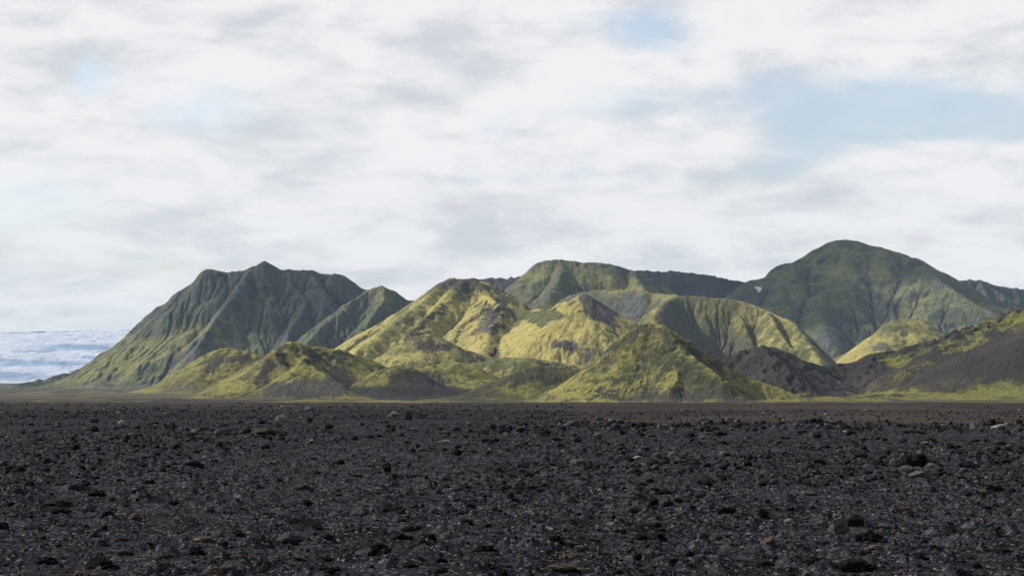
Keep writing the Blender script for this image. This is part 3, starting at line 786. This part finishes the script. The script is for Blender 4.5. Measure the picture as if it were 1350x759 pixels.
# (column, base row, width, height, kind, colour, name, label, short name for neighbours)
BIG = [
    (522, 553, 22, 11, 'angular', 'grey', 'boulder', 'brownish grey boulder, left half of the tall split pair on the far plain', 'the split boulder pair'),
    (537, 553, 15, 13, 'angular', 'blue', 'boulder', 'upright blue-grey boulder, right half of the tall split pair on the far plain', None),
    (371, 555, 19, 9, 'angular', 'pale', 'rock', 'pale pointed rock on the plain behind the rust brown hummock', 'the pale pointed rock'),
    (409, 542, 15, 7, 'angular', 'blue', 'rock', 'smooth blue-grey rock farthest out before the crag hill', 'the far blue-grey rock'),
    (353, 573, 44, 10, 'hummock', 'rust', 'hummock', 'wide low rust brown hummock, broadest brown thing on the plain', 'the wide rust brown hummock'),
    (345, 527, 13, 6, 'clod', 'dark', 'boulder', 'dark boulder at the foot of the crag hill', None),
    (754, 561, 22, 8, 'angular', 'blue', 'rock', 'blue-grey jagged rock left of the small double rock', 'the jagged blue-grey rock'),
    (738, 561, 6, 3, 'angular', 'pale', 'stone', 'tiny pale stone touching the jagged blue-grey rock', None),
    (790, 554, 14, 6, 'clod', 'blue', 'rock', 'small lumpy double rock on the smooth sand before the cone hill', 'the small double rock'),
    (852, 559, 12, 3, 'hummock', 'rust', 'stone', 'thin reddish stone on the gravel edge before the cone hill', None),
    (884, 552, 8, 3, 'clod', 'black', 'stone', 'lone black stone out on the smooth brown sand', None),
    (1069, 564, 11, 6, 'angular', 'blue', 'rock', 'rounded bluish rock sitting on the gravel lip', 'the bluish lip rock'),
    (1059, 561, 6, 3, 'hummock', 'tan', 'stone', 'tiny tan stone just left of the bluish lip rock', None),
    (1310, 560, 22, 8, 'clod', 'black', 'boulder', 'black lumpy boulder on the gravel lip at the far right', 'the black lip boulder'),
    (1321, 563, 24, 6, 'angular', 'pale', 'rock', 'pale flat rock leaning before the black lip boulder', None),
    (1345, 568, 12, 5, 'angular', 'grey', 'rock', 'whitish rock cut by the right edge of the view', None),
    (1208, 570, 28, 4, 'hummock', 'black', 'clod', 'long flat black clod just inside the gravel lip', None),
    (1224, 581, 26, 7, 'hummock', 'olive', 'hummock', 'low brownish hummock below the long flat black clod', None),
    (1123, 573, 14, 6, 'clod', 'black', 'clod', 'squat black clod right of the bluish lip rock', None),
    (1207, 615, 52, 18, 'clod', 'black', 'boulder', 'largest black lava boulder, behind the grey slabs', 'the largest black boulder'),
    (1213, 628, 34, 10, 'angular', 'grey', 'slab', 'broken grey slab before the largest black boulder', 'the broken grey slabs'),
    (1232, 620, 24, 10, 'angular', 'grey', 'slab', 'tilted grey slab leaning against the largest black boulder', None),
    (1197, 619, 18, 6, 'angular', 'grey', 'slab', 'small flat grey slab at the left foot of the largest black boulder', None),
    (1241, 626, 20, 6, 'clod', 'black', 'clod', 'black clod on the right of the broken grey slabs', None),
    (1245, 615, 14, 5, 'hummock', 'tan', 'stone', 'orange tan stone between the black boulder and the wedge stone', 'the orange tan stone'),
    (1278, 617, 30, 10, 'angular', 'dark', 'rock', 'dark wedge stone with a pale back right of the orange tan stone', None),
    (1137, 603, 30, 6, 'clod', 'black', 'clod', 'wide black clod left of the largest black boulder', None),
    (926, 640, 28, 14, 'angular', 'dark', 'rock', 'dark wedge shaped rock with a sharp crest in mid plain', 'the dark wedge rock'),
    (1310, 648, 42, 10, 'clod', 'black', 'clod', 'broad black clod with a tan stone before it near the right edge', 'the broad black clod'),
    (1298, 650, 12, 3, 'hummock', 'tan', 'stone', 'yellowish stone at the foot of the broad black clod', None),
    (1106, 702, 28, 24, 'angular', 'grey', 'boulder', 'tall rounded grey boulder with a buried foot', 'the rounded grey boulder'),
    (1127, 695, 26, 15, 'angular', 'dark', 'boulder', 'dark faceted boulder touching the rounded grey boulder', None),
    (1149, 712, 38, 14, 'clod', 'black', 'boulder', 'black knobbly boulder lower right of the rounded grey boulder', 'the knobbly black boulder'),
    (1096, 697, 30, 6, 'hummock', 'dark', 'clod', 'low dark clod left against the rounded grey boulder', None),
    (1052, 694, 20, 7, 'hummock', 'grey', 'stone', 'flat pale stone lying alone left of the rounded grey boulder', None),
    (1066, 653, 28, 6, 'hummock', 'grey', 'stone', 'arched pale stone in the gravel above the rounded grey boulder', None),
    (1155, 724, 26, 8, 'hummock', 'tan', 'clod', 'tan rimmed clod below the knobbly black boulder', 'the tan rimmed clod'),
    (1135, 732, 30, 9, 'clod', 'black', 'clod', 'black clod left against the tan rimmed clod', None),
    (1130, 754, 52, 17, 'clod', 'black', 'boulder', 'square shouldered black boulder at the very bottom of the plain', 'the bottom black boulder'),
    (1253, 704, 18, 14, 'angular', 'dark', 'rock', 'small upright dark rock standing in open gravel at right', 'the upright dark rock'),
    (1325, 730, 36, 8, 'hummock', 'dark', 'clod', 'long dark clod low near the right edge', None),
    (1200, 673, 40, 6, 'hummock', 'rust', 'hummock', 'flat reddish brown hummock right of the small pinkish knob', None),
    (1182, 676, 16, 12, 'clod', 'tan', 'stone', 'small pinkish knob left against the flat reddish brown hummock', None),
    (857, 711, 46, 12, 'clod', 'black', 'boulder', 'stepped black boulder, lower part, in the middle foreground', 'the stepped black boulder'),
    (862, 697, 30, 12, 'angular', 'dark', 'boulder', 'dark block resting on the stepped black boulder', None),
    (960, 677, 28, 10, 'clod', 'black', 'clod', 'black clod with a raised right lobe in middle foreground', None),
    (1006, 686, 14, 12, 'angular', 'dark', 'rock', 'small pointed dark rock left of the flat pale stone', None),
    (838, 655, 36, 11, 'hummock', 'blue', 'rock', 'low bluish dome shaped rock above the stepped black boulder', 'the low bluish dome rock'),
    (877, 651, 28, 7, 'clod', 'black', 'clod', 'ragged black clod right of the low bluish dome rock', None),
    (731, 717, 26, 10, 'clod', 'black', 'clod', 'peaked black clod on an olive patch left of the stepped black boulder', 'the peaked black clod'),
    (748, 722, 38, 7, 'hummock', 'olive', 'hummock', 'olive mossy patch right against the peaked black clod', None),
    (723, 699, 18, 5, 'angular', 'pale', 'stone', 'pale flat stone above the peaked black clod', None),
    (764, 724, 14, 6, 'angular', 'grey', 'stone', 'grey stone at the right end of the olive mossy patch', None),
    (980, 740, 26, 9, 'angular', 'blue', 'rock', 'blue-grey cracked rock in the lower middle of the plain', 'the cracked blue-grey rock'),
    (745, 757, 60, 9, 'hummock', 'tan', 'hummock', 'brown pinkish hummock cut by the bottom edge', None),
    (500, 729, 30, 12, 'clod', 'black', 'boulder', 'solid black boulder beside a blue-grey rock in the foreground', 'the solid black boulder'),
    (476, 736, 28, 11, 'angular', 'blue', 'rock', 'blue-grey rock left against the solid black boulder', None),
    (459, 727, 20, 6, 'hummock', 'rust', 'clod', 'brown clod behind the blue-grey rock and black boulder pair', None),
    (495, 735, 20, 5, 'hummock', 'olive', 'clod', 'yellow-brown clod at the foot of the solid black boulder', None),
    (381, 717, 32, 13, 'angular', 'blue', 'rock', 'bluish slab with a pale right edge at the left foreground', 'the bluish slab'),
    (407, 699, 30, 14, 'angular', 'dark', 'rock', 'dark grey humped rock behind the bluish slab', 'the humped grey rock'),
    (430, 713, 24, 8, 'hummock', 'dark', 'clod', 'dark clod right of the bluish slab', None),
    (474, 680, 26, 12, 'angular', 'blue', 'rock', 'flat topped bluish rock with a pale tip', 'the flat topped bluish rock'),
    (458, 680, 28, 7, 'hummock', 'dark', 'clod', 'dark tail of a clod left against the flat topped bluish rock', None),
    (516, 677, 34, 8, 'clod', 'black', 'clod', 'low black clod right of the flat topped bluish rock', None),
    (500, 687, 16, 4, 'hummock', 'tan', 'stone', 'orange pink stone in the gravel below the low black clod', None),
    (546, 700, 32, 8, 'hummock', 'dark', 'clod', 'dark oval clod right of the orange pink stone', None),
    (530, 712, 28, 9, 'clod', 'black', 'clod', 'rough black clod below the dark oval clod', None),
    (639, 728, 34, 9, 'clod', 'black', 'clod', 'flat topped black clod right of the solid black boulder', 'the flat topped black clod'),
    (664, 747, 24, 9, 'clod', 'black', 'clod', 'black clod with a round head near the bottom centre', None),
    (661, 756, 36, 7, 'clod', 'black', 'clod', 'broad black clod cut by the bottom edge near the centre', None),
    (427, 739, 22, 6, 'clod', 'black', 'clod', 'short black bar of rock below the bluish slab', None),
    (431, 753, 32, 7, 'hummock', 'dark', 'clod', 'arched dark clod near the bottom edge below the black bar', None),
    (264, 714, 36, 9, 'hummock', 'tan', 'rock', 'tan brown curved stone in the left foreground', 'the tan curved stone'),
    (283, 708, 20, 9, 'angular', 'blue', 'rock', 'dark bluish stone behind the right end of the tan curved stone', None),
    (258, 733, 26, 12, 'clod', 'black', 'boulder', 'dark leaning boulder below the tan curved stone', 'the dark leaning boulder'),
    (305, 737, 36, 7, 'hummock', 'rust', 'clod', 'brown rough bar of clod right of the dark leaning boulder', None),
    (281, 758, 24, 12, 'angular', 'tan', 'rock', 'light brown rock at the bottom edge, left of the grey one', 'the light brown bottom rock'),
    (300, 757, 26, 11, 'angular', 'grey', 'rock', 'grey rock at the bottom edge, right of the light brown one', None),
    (128, 720, 26, 12, 'hummock', 'blue', 'rock', 'greenish grey dome rock in the left foreground', 'the greenish dome rock'),
    (155, 713, 28, 6, 'hummock', 'rust', 'clod', 'thin brown clod right behind the greenish dome rock', None),
    (235, 701, 34, 4, 'hummock', 'black', 'clod', 'thin black bar of rock above the tan curved stone', None),
    (127, 654, 26, 9, 'clod', 'black', 'clod', 'peaked black clod high in the left foreground', 'the peaked left clod'),
    (142, 677, 20, 10, 'clod', 'black', 'boulder', 'round black boulder below the peaked left clod', 'the round black boulder'),
    (68, 676, 44, 8, 'hummock', 'black', 'clod', 'long ragged dark clod left of the round black boulder', None),
    (75, 667, 36, 9, 'hummock', 'dark', 'clod', 'grey-brown ridge of dirt behind the long ragged dark clod', None),
    (16, 668, 20, 8, 'clod', 'dark', 'clod', 'dark clod close to the left edge above the cut boulder', None),
    (3, 699, 16, 11, 'clod', 'black', 'boulder', 'black boulder cut by the left edge', None),
    (130, 748, 34, 12, 'clod', 'black', 'boulder', 'black boulder at bottom left with a grey neighbour', 'the bottom left black boulder'),
    (148, 750, 24, 8, 'angular', 'dark', 'rock', 'grey-brown rock right against the bottom left black boulder', None),
    (100, 757, 36, 9, 'hummock', 'rust', 'clod', 'brown clod on the bottom edge at the left', None),
    (60, 742, 30, 9, 'hummock', 'dark', 'clod', 'dark clod left of the bottom left black boulder', None),
    (227, 667, 18, 8, 'clod', 'dark', 'rock', 'dark knob with a long left tail in the left foreground', None),
    (652, 583, 14, 7, 'clod', 'black', 'clod', 'black round clod in the clod field right of the white patch', None),
    (590, 584, 22, 4, 'hummock', 'pale', 'stone', 'flat whitish patch of stone among the far clods', 'the flat whitish stone'),
    (547, 567, 14, 4, 'angular', 'blue', 'stone', 'bluish flat stone right below the split boulder pair', None),
    (225, 560, 12, 5, 'clod', 'blue', 'rock', 'blue-grey clod far out on the left plain', None),
    (108, 557, 9, 2.5, 'hummock', 'pale', 'stone', 'thin white stone far out on the left plain', None),
    (248, 582, 14, 5, 'hummock', 'rust', 'clod', 'rusty clod left of the wide rust brown hummock', None),
    (254, 614, 24, 6, 'hummock', 'blue', 'rock', 'flat grey-blue rock in the clod field at left', None),
    (326, 617, 12, 4, 'hummock', 'tan', 'stone', 'orange stone in the left clod field', None),
    (4, 613, 12, 7, 'angular', 'blue', 'rock', 'slanted grey rock on the left edge among far clods', None),
    (510, 617, 14, 9, 'clod', 'black', 'clod', 'upright black clod in the middle of the clod field', None),
    (194, 638, 22, 6, 'clod', 'black', 'clod', 'bluish black clod right above the peaked left clod', None),
    (490, 644, 34, 6, 'hummock', 'grey', 'clod', 'long greyish clod with a black right side', None),
    (690, 642, 50, 6, 'hummock', 'black', 'clod', 'longest flat black bar of rock in the middle plain', 'the longest flat black bar'),
    (762, 611, 22, 7, 'angular', 'grey', 'rock', 'greyish lump among clods above the longest flat black bar', None),
    (986, 579, 10, 6, 'angular', 'grey', 'rock', 'pale little block in the clod field right of centre', None),
    (951, 574, 16, 6, 'clod', 'black', 'clod', 'paired black clods left of the pale little block', None),
    (975, 590, 18, 5, 'hummock', 'olive', 'clod', 'olive brown clod below the pale little block', None),
    (828, 607, 16, 6, 'clod', 'black', 'clod', 'black mound shaped clod with flat base right of the greyish lump', None),
]
placed = []       # (u, v, w, short)
count = 0
def place_rock(u, v, w, h, kind, mat, name, sub=4, seed=None, depth=None):
    global count
    p = ground_hit(u, v)
    W = w / F * p[1] * 1.12; Hh = h / F * p[1] * 1.05
    me = proto(kind, (seed if seed is not None else count) % 7, mat, sub)
    o = bpy.data.objects.new(name, me); col.objects.link(o)
    r = random.Random(count * 31 + 5)
    D = W * (depth or r.uniform(.7, 1.1))
    o.scale = (W, D, Hh)
    o.rotation_euler = (r.uniform(-.06, .06), r.uniform(-.08, .08), r.choice([0, math.pi]) + r.uniform(-.35, .35))
    cx_, cy_ = p[0], p[1] + D * .30
    o.location = (cx_, cy_, min(float(ground_z(np.array([cx_]), np.array([cy_ - D * .3]))[0]), float(ground_z(np.array([cx_]), np.array([cy_]))[0])) - .01)
    count += 1
    return o


for (u, v, w, h, kind, mat, name, label, short) in BIG:
    o = place_rock(u, v, w, h, kind, mat, name)
    tag(o, label, name)
    placed.append((u, v, w, short))

# the rest of the countable clods
words_mat = {'black': 'black', 'dark': 'dark grey', 'blue': 'blue-grey', 'grey': 'grey', 'tan': 'brownish', 'rust': 'rusty brown', 'olive': 'olive brown', 'pale': 'pale'}
words_kind = {'angular': 'angular', 'clod': 'knobbly', 'hummock': 'low'}
seen = set(b[7] for b in BIG)
N_ALL = 298
R = random.Random(99)
tries = 0
marks = [b for b in placed if b[3]]
while count < N_ALL and tries < 6000:
    tries += 1
    v = 575 + 182 * R.random() ** 0.9; u = R.uniform(5, 1345)
    w = R.choice([9, 10, 12, 14, 16, 18, 22]) * (0.55 + 0.6 * (v - 575) / 182); h = w * R.uniform(.26, .48)
    if any(abs(u - a[0]) < (w + a[2]) * .55 and abs(v - a[1]) < 8 + h * .4 for a in placed): continue
    kind = R.choice(['clod', 'clod', 'hummock', 'hummock', 'angular'])
    mat = R.choice(['black'] * 7 + ['dark'] * 7 + ['blue', 'rust', 'olive', 'tan'] + (['grey'] if kind == 'angular' else ['dark']))
    name = 'clod' if kind != 'angular' else 'stone'
    o = place_rock(u, v, w, h, kind, mat, name, sub=3)
    placed.append((u, v, w, None))
    desc = words_kind[kind] + ' ' + words_mat[mat] + ' ' + name
    lab = None
    for m_ in sorted(marks, key=lambda q: (q[0] - u) ** 2 + ((q[1] - v) * 2.2) ** 2)[:6]:
        dx, dy = u - m_[0], (v - m_[1]) * 2.0
        if abs(dx) > 2 * abs(dy): rel = 'left of' if dx < 0 else 'right of'
        elif abs(dy) > 2 * abs(dx): rel = 'behind' if dy < 0 else 'in front of'
        else: rel = ('behind and ' if dy < 0 else 'in front and ') + ('left of' if dx < 0 else 'right of')
        cand = desc + ' ' + rel + ' ' + m_[3]
        if cand not in seen: lab = cand; break
    if lab:
        seen.add(lab)
        tag(o, lab, name, 'loose clods and stones scattered over the gravel')
    else:
        tag(o, desc + ' among many like it on the gravel', name, 'small ' + desc + 's alike')
print('rocks', count, round(time.time() - T0, 1))

# ------------------------------------------------------------------ gravel: one object of uncountable small stones
def gravel():
    protos = []
    gcol = bpy.data.collections.new('gravel_shapes')
    mats = ['black', 'dark', 'dark', 'blue', 'grey', 'black', 'tan', 'dark', 'rust', 'pale', 'black', 'dark']
    for i, mt in enumerate(mats):
        me = rock_mesh('gravel_shape', ['angular', 'clod', 'hummock', 'clod'][i % 4], 900 + i, 2)
        me.materials.append(RM[mt])
        ob = bpy.data.objects.new('gravel_shape_%02d' % i, me); gcol.objects.link(ob)
    probs = np.array([.18, .14, .12, .13, .08, .13, .008, .08, .005, .025, .12, .05]); probs /= probs.sum()
    rng = np.random.default_rng(5)
    parts = []
    def batch(n, v0, v1, u0, u1, a, b, pw):
        v = v0 + (v1 - v0) * rng.random(n) ** pw; u = rng.uniform(u0, u1, n)
        d = np.interp(v, *TAB)
        x = (u - CX) / F * d
        px = a * (rng.pareto(1.9, n) + 1); px = np.minimum(px, b)
        parts.append((x, d, px * d / F))
    ds = np.geomspace(11, 1400, 600)
    zz = ground_base(np.zeros(600), ds)
    vv = HY + F * (CAMZ - zz) / ds
    order = np.argsort(vv); TAB = (vv[order], ds[order])
    batch(170000, 540, 800, -60, 1410, .85, 3.5, 1.0)     # grains
    batch(7500, 556, 800, -60, 1410, 1.6, 6, 1.0)        # small stones
    batch(4300, 558, 650, -60, 1410, 3.0, 12, 1.0)        # dense clod field
    batch(1200, 640, 800, -60, 1410, 4.0, 13, 1.0)
    batch(7000, 530, 560, -60, 760, 1.1, 4, .7)           # thinning out over the left plain
    batch(1800, 556, 568, 660, 1410, 2.5, 12, 1.0)        # the lip of the gravel sheet
    batch(1500, 534, 558, 700, 1410, .9, 2.5, 1)
    x = np.concatenate([p_[0] for p_ in parts]); y = np.concatenate([p_[1] for p_ in parts]); w = np.concatenate([p_[2] for p_ in parts])
    w = np.clip(w, .008, .75)
    # patchiness
    pn = fbm(x / 2.2, y / 5.0, 77, 3) + .9 * fbm(x / 7.0, y / 24.0, 78, 3)
    keepm = rng.random(len(x)) < np.clip(.75 + (.5 + 1.4 * sstep(.02, .10, w)) * pn, .12, 1)
    x, y, w = x[keepm], y[keepm], w[keepm]
    z = ground_z(x, y)
    n = len(x)
    me = bpy.data.meshes.new('gravel'); me.vertices.add(n)
    me.vertices.foreach_set('co', np.stack([x, y, z], -1).astype(np.float32).ravel())
    sx = w; sy = w * rng.uniform(.7, 1.2, n); sz = w * rng.uniform(.25, .70, n)
    a = me.attributes.new('stone_scale', 'FLOAT_VECTOR', 'POINT'); a.data.foreach_set('vector', np.stack([sx, sy, sz], -1).astype(np.float32).ravel())
    a = me.attributes.new('stone_turn', 'FLOAT_VECTOR', 'POINT'); a.data.foreach_set('vector', np.stack([rng.normal(0, .15, n), rng.normal(0, .15, n), rng.uniform(0, 6.28, n)], -1).astype(np.float32).ravel())
    a = me.attributes.new('stone_kind', 'INT', 'POINT'); a.data.foreach_set('value', rng.choice(len(mats), n, p=probs).astype(np.int32))
    o = bpy.data.objects.new('gravel', me); col.objects.link(o)
    ng = bpy.data.node_groups.new('scatter', 'GeometryNodeTree')
    ng.interface.new_socket('Geometry', in_out='INPUT', socket_type='NodeSocketGeometry')
    ng.interface.new_socket('Geometry', in_out='OUTPUT', socket_type='NodeSocketGeometry')
    N = ng.nodes; Lk = ng.links
    gi = N.new('NodeGroupInput'); go = N.new('NodeGroupOutput')
    ci = N.new('GeometryNodeCollectionInfo'); ci.inputs['Collection'].default_value = gcol
    ci.inputs['Separate Children'].default_value = True; ci.inputs['Reset Children'].default_value = True
    m2p = N.new('GeometryNodeMeshToPoints')
    iop = N.new('GeometryNodeInstanceOnPoints'); iop.inputs['Pick Instance'].default_value = True
    def na(name, dt):
        q = N.new('GeometryNodeInputNamedAttribute'); q.data_type = dt; q.inputs['Name'].default_value = name; return q.outputs['Attribute']
    Lk.new(gi.outputs[0], m2p.inputs['Mesh']); Lk.new(m2p.outputs[0], iop.inputs['Points'])
    Lk.new(ci.outputs[0], iop.inputs['Instance'])
    Lk.new(na('stone_kind', 'INT'), iop.inputs['Instance Index'])
    Lk.new(na('stone_scale', 'FLOAT_VECTOR'), iop.inputs['Scale'])
    e2r = N.new('FunctionNodeEulerToRotation'); Lk.new(na('stone_turn', 'FLOAT_VECTOR'), e2r.inputs[0]); Lk.new(e2r.outputs[0], iop.inputs['Rotation'])
    Lk.new(iop.outputs[0], go.inputs[0])
    md = o.modifiers.new('scatter', 'NODES'); md.node_group = ng
    tag(o, 'countless small black and grey lava stones covering the plain', 'gravel', None, 'stuff')
    return n
ng_ = gravel()
print('gravel', ng_, round(time.time() - T0, 1))

# ------------------------------------------------------------------ clouds added outside the top of the frame to shade the far mountains
SUN_AZ, SUN_EL = math.radians(-70), math.radians(35)      # azimuth from +Y (view direction), negative = left
sdir = Vector((math.sin(SUN_AZ) * math.cos(SUN_EL), math.cos(SUN_AZ) * math.cos(SUN_EL), math.sin(SUN_EL)))
SHADE = True
def cloud(label, shades, alt, rx, ry, dens, seed):
    import bmesh
    x, y, z = shades
    k = (alt - z) / sdir.z
    c = Vector((x, y, z)) + sdir * k
    bm = bmesh.new()
    bmesh.ops.create_icosphere(bm, subdivisions=5, radius=1)
    o1 = Vector((seed * 3.1, seed * 1.7, 0))
    for v in bm.verts:
        p = v.co.copy()
        r = 1 + .35 * mnoise.fractal(p * 1.6 + o1, .9, 2.1, 5)
        q = p * r
        v.co = Vector((q.x * rx, q.y * ry, q.z * (140 if q.z > 0 else 50)))
    me = bpy.data.meshes.new('cloud'); bm.to_mesh(me); bm.free()
    m = bpy.data.materials.new('shade_cloud_mist'); m.use_nodes = True
    t = m.node_tree; t.nodes.clear(); nt = NT(t)
    out = nt.node('ShaderNodeOutputMaterial')
    vp = nt.node('ShaderNodeVolumePrincipled'); vp.inputs['Color'].default_value = C(.98, .98, .99); vp.inputs['Density'].default_value = dens
    t.links.new(vp.outputs[0], out.inputs['Volume'])
    me.materials.append(m)
    o = bpy.data.objects.new('cloud', me); o.location = c; col.objects.link(o)
    tag(o, label, 'cloud', None, 'stuff')
if SHADE:
    cloud('unseen cloud added to shade the brown plateau', (330, 4150, 180), 1250, 560, 330, .010, 2)
    cloud('unseen small cloud added to shade left of the domed mountain top', (470, 3830, 160), 1250, 190, 150, .012, 3)
    cloud('unseen small cloud added to shade right of the domed mountain top', (830, 3900, 160), 1250, 210, 150, .010, 5)
    cloud('unseen thin cloud added to shade the craggy left mountain', (-330, 3400, 200), 1250, 260, 120, .006, 1)

# ------------------------------------------------------------------ haze
def haze():
    import bmesh
    bm = bmesh.new(); bmesh.ops.create_cube(bm, size=1)
    x0, x1, y0, y1, z0, z1 = -18000, 18000, -60, 12300, -14, 480
    for v in bm.verts:
        v.co = Vector((x1 if v.co.x > 0 else x0, y1 if v.co.y > 0 else y0, z1 if v.co.z > 0 else z0))
    me = bpy.data.meshes.new('haze'); bm.to_mesh(me); bm.free()
    m = bpy.data.materials.new('haze_air'); m.use_nodes = True
    t = m.node_tree; t.nodes.clear(); nt = NT(t)
    out = nt.node('ShaderNodeOutputMaterial')
    vp = nt.node('ShaderNodeVolumePrincipled'); vp.inputs['Color'].default_value = C(.58, .78, 1.0); vp.inputs['Density'].default_value = 2.7e-5
    t.links.new(vp.outputs[0], out.inputs['Volume'])
    me.materials.append(m)
    o = bpy.data.objects.new('haze', me); col.objects.link(o)
    tag(o, 'thin blue air haze over the whole plain', 'haze', None, 'stuff')
haze()

# ------------------------------------------------------------------ sky
w = bpy.data.worlds.new('World'); sc.world = w; w.use_nodes = True
t = w.node_tree; t.nodes.clear(); nt = NT(t)
out = nt.node('ShaderNodeOutputWorld')
sky = nt.node('ShaderNodeTexSky', sky_type='NISHITA', sun_disc=False)
sky.sun_elevation = SUN_EL; sky.sun_rotation = SUN_AZ; sky.air_density = 1.0; sky.dust_density = 3.5; sky.ozone_density = 1.2; sky.altitude = 500
bg1 = nt.node('ShaderNodeBackground'); bg1.inputs[1].default_value = 0.13
tc = nt.node('ShaderNodeTexCoord').outputs['Generated']
sp = nt.node('ShaderNodeSeparateXYZ'); nt.put(sp.inputs[0], tc)
az = nt.math('ARCTAN2', sp.outputs[0], sp.outputs[1])
el = nt.math('ARCSINE', sp.outputs[2])
# clouds get flatter towards the horizon
elw = nt.math('POWER', nt.math('MAXIMUM', nt.math('ADD', el, .03), .001), .75)
cv = nt.node('ShaderNodeCombineXYZ'); nt.put(cv.inputs[0], az); nt.put(cv.inputs[1], nt.math('MULTIPLY', elw, 1.35))
cvo = cv.outputs[0]
wn = nt.node('ShaderNodeTexNoise'); nt.put(wn.inputs['Vector'], cvo); wn.inputs['Scale'].default_value = 9; wn.inputs['Detail'].default_value = 5
wv = nt.node('ShaderNodeVectorMath', operation='SUBTRACT'); nt.put(wv.inputs[0], wn.outputs['Color']); wv.inputs[1].default_value = (.5, .5, .5)
ws = nt.vmul(wv.outputs[0], (.10, .035, 0))
sw = nt.node('ShaderNodeSeparateXYZ'); nt.put(sw.inputs[0], ws)
azw = nt.math('ADD', az, sw.outputs[0]); ell = nt.math('ADD', el, sw.outputs[1])
holes = None
def hole(u, v, ru, rv, s, ang=0):
    global holes
    a0 = math.atan((u - CX) / F); e0 = math.atan((HY - v) / F)
    ca, sa = math.cos(math.radians(ang)), math.sin(math.radians(ang))
    dx = nt.math('SUBTRACT', azw, a0); dy = nt.math('SUBTRACT', ell, e0)
    xa = nt.math('MULTIPLY', nt.math('ADD', nt.math('MULTIPLY', dx, ca), nt.math('MULTIPLY', dy, sa)), F / ru)
    ya = nt.math('MULTIPLY', nt.math('SUBTRACT', nt.math('MULTIPLY', dy, ca), nt.math('MULTIPLY', dx, sa)), F / rv)
    r2 = nt.math('ADD', nt.math('MULTIPLY', xa, xa), nt.math('MULTIPLY', ya, ya))
    g = nt.math('MULTIPLY', nt.math('EXPONENT', nt.math('MULTIPLY', r2, -1.0)), s)
    holes = g if holes is None else nt.math('ADD', holes, g)
for h_ in [(1180, 150, 160, 42, .92, 0), (1270, 178, 110, 22, .55, 0), (1060, 205, 110, 24, .6, 12), (1080, 115, 70, 30, .4, 0), (820, 50, 70, 30, .7, 0), (850, 140, 130, 26, .38, 0), (280, 150, 90, 50, .6, -25), (140, 100, 36, 30, .65, 0),
           (25, 275, 90, 40, .6, 0), (180, 345, 150, 18, .38, 0), (630, 235, 90, 14, .35, 0), (660, 155, 60, 16, .32, 0), (780, 225, 120, 12, .3, 0), (1345, 115, 40, 30, .5, 0)]:
    hole(*h_)
n1 = nt.noise(cvo, 7, 8, .55, .3)
n2 = nt.noise(nt.vmul(cvo, (1, 1.7, 1)), 20, 9, .62, .2)
n3 = nt.noise(nt.vmul(cvo, (1, 1.9, 1)), 11, 8, .6, .3)
dens = nt.math('SUBTRACT', nt.math('ADD', 1.02, nt.math('ADD', nt.math('MULTIPLY', nt.math('SUBTRACT', n1, .5), 1.1), nt.math('MULTIPLY', nt.math('SUBTRACT', n2, .5), 1.1))), holes)
cf = nt.math('MULTIPLY', nt.ramp(dens, .22, .92, .30, 1.0), nt.ramp(el, .26, .65, 1.0, .45))
sh = nt.math('ADD', nt.math('MULTIPLY', n3, .75), nt.math('MULTIPLY', n2, .35))
ccol = nt.mix(nt.ramp(el, .24, .6), nt.mix(nt.ramp(sh, .39, .62), C(.47, .485, .515), C(.645, .643, .645)), C(.24, .26, .29))
bg2 = nt.node('ShaderNodeBackground'); nt.put(bg2.inputs[0], ccol); bg2.inputs[1].default_value = 1.0
nt.put(bg1.inputs[0], sky.outputs[0])
mx = nt.node('ShaderNodeMixShader'); nt.put(mx.inputs[0], cf); nt.put(mx.inputs[1], bg1.outputs[0]); nt.put(mx.inputs[2], bg2.outputs[0])
t.links.new(mx.outputs[0], out.inputs[0])

sun = bpy.data.lights.new('sun', 'SUN'); sun.energy = 5.0; sun.angle = math.radians(0.5); sun.color = (1, .96, .88)
so = bpy.data.objects.new('sun', sun); so.rotation_euler = (-sdir).to_track_quat('-Z', 'Y').to_euler(); col.objects.link(so)

# ------------------------------------------------------------------ camera and render settings
cam = bpy.data.cameras.new('camera'); cam.sensor_width = 36; cam.lens = 36 * F / 1350
cam.shift_y = (HY - 379.5) / 1350; cam.clip_end = 60000; cam.clip_start = .5
co = bpy.data.objects.new('camera', cam); co.location = (0, 0, CAMZ); co.rotation_euler = (math.radians(90), 0, 0); col.objects.link(co)
sc.camera = co
sc.view_settings.view_transform = 'Standard'; sc.view_settings.look = 'None'; sc.view_settings.gamma = 1; sc.view_settings.exposure = 0.48
sc.view_settings.use_curve_mapping = False
sc.cycles.use_denoising = True
sc.cycles.volume_bounces = 0
sc.cycles.use_adaptive_sampling = False
sc.cycles.max_bounces = 5
print('total', round(time.time() - T0, 1))
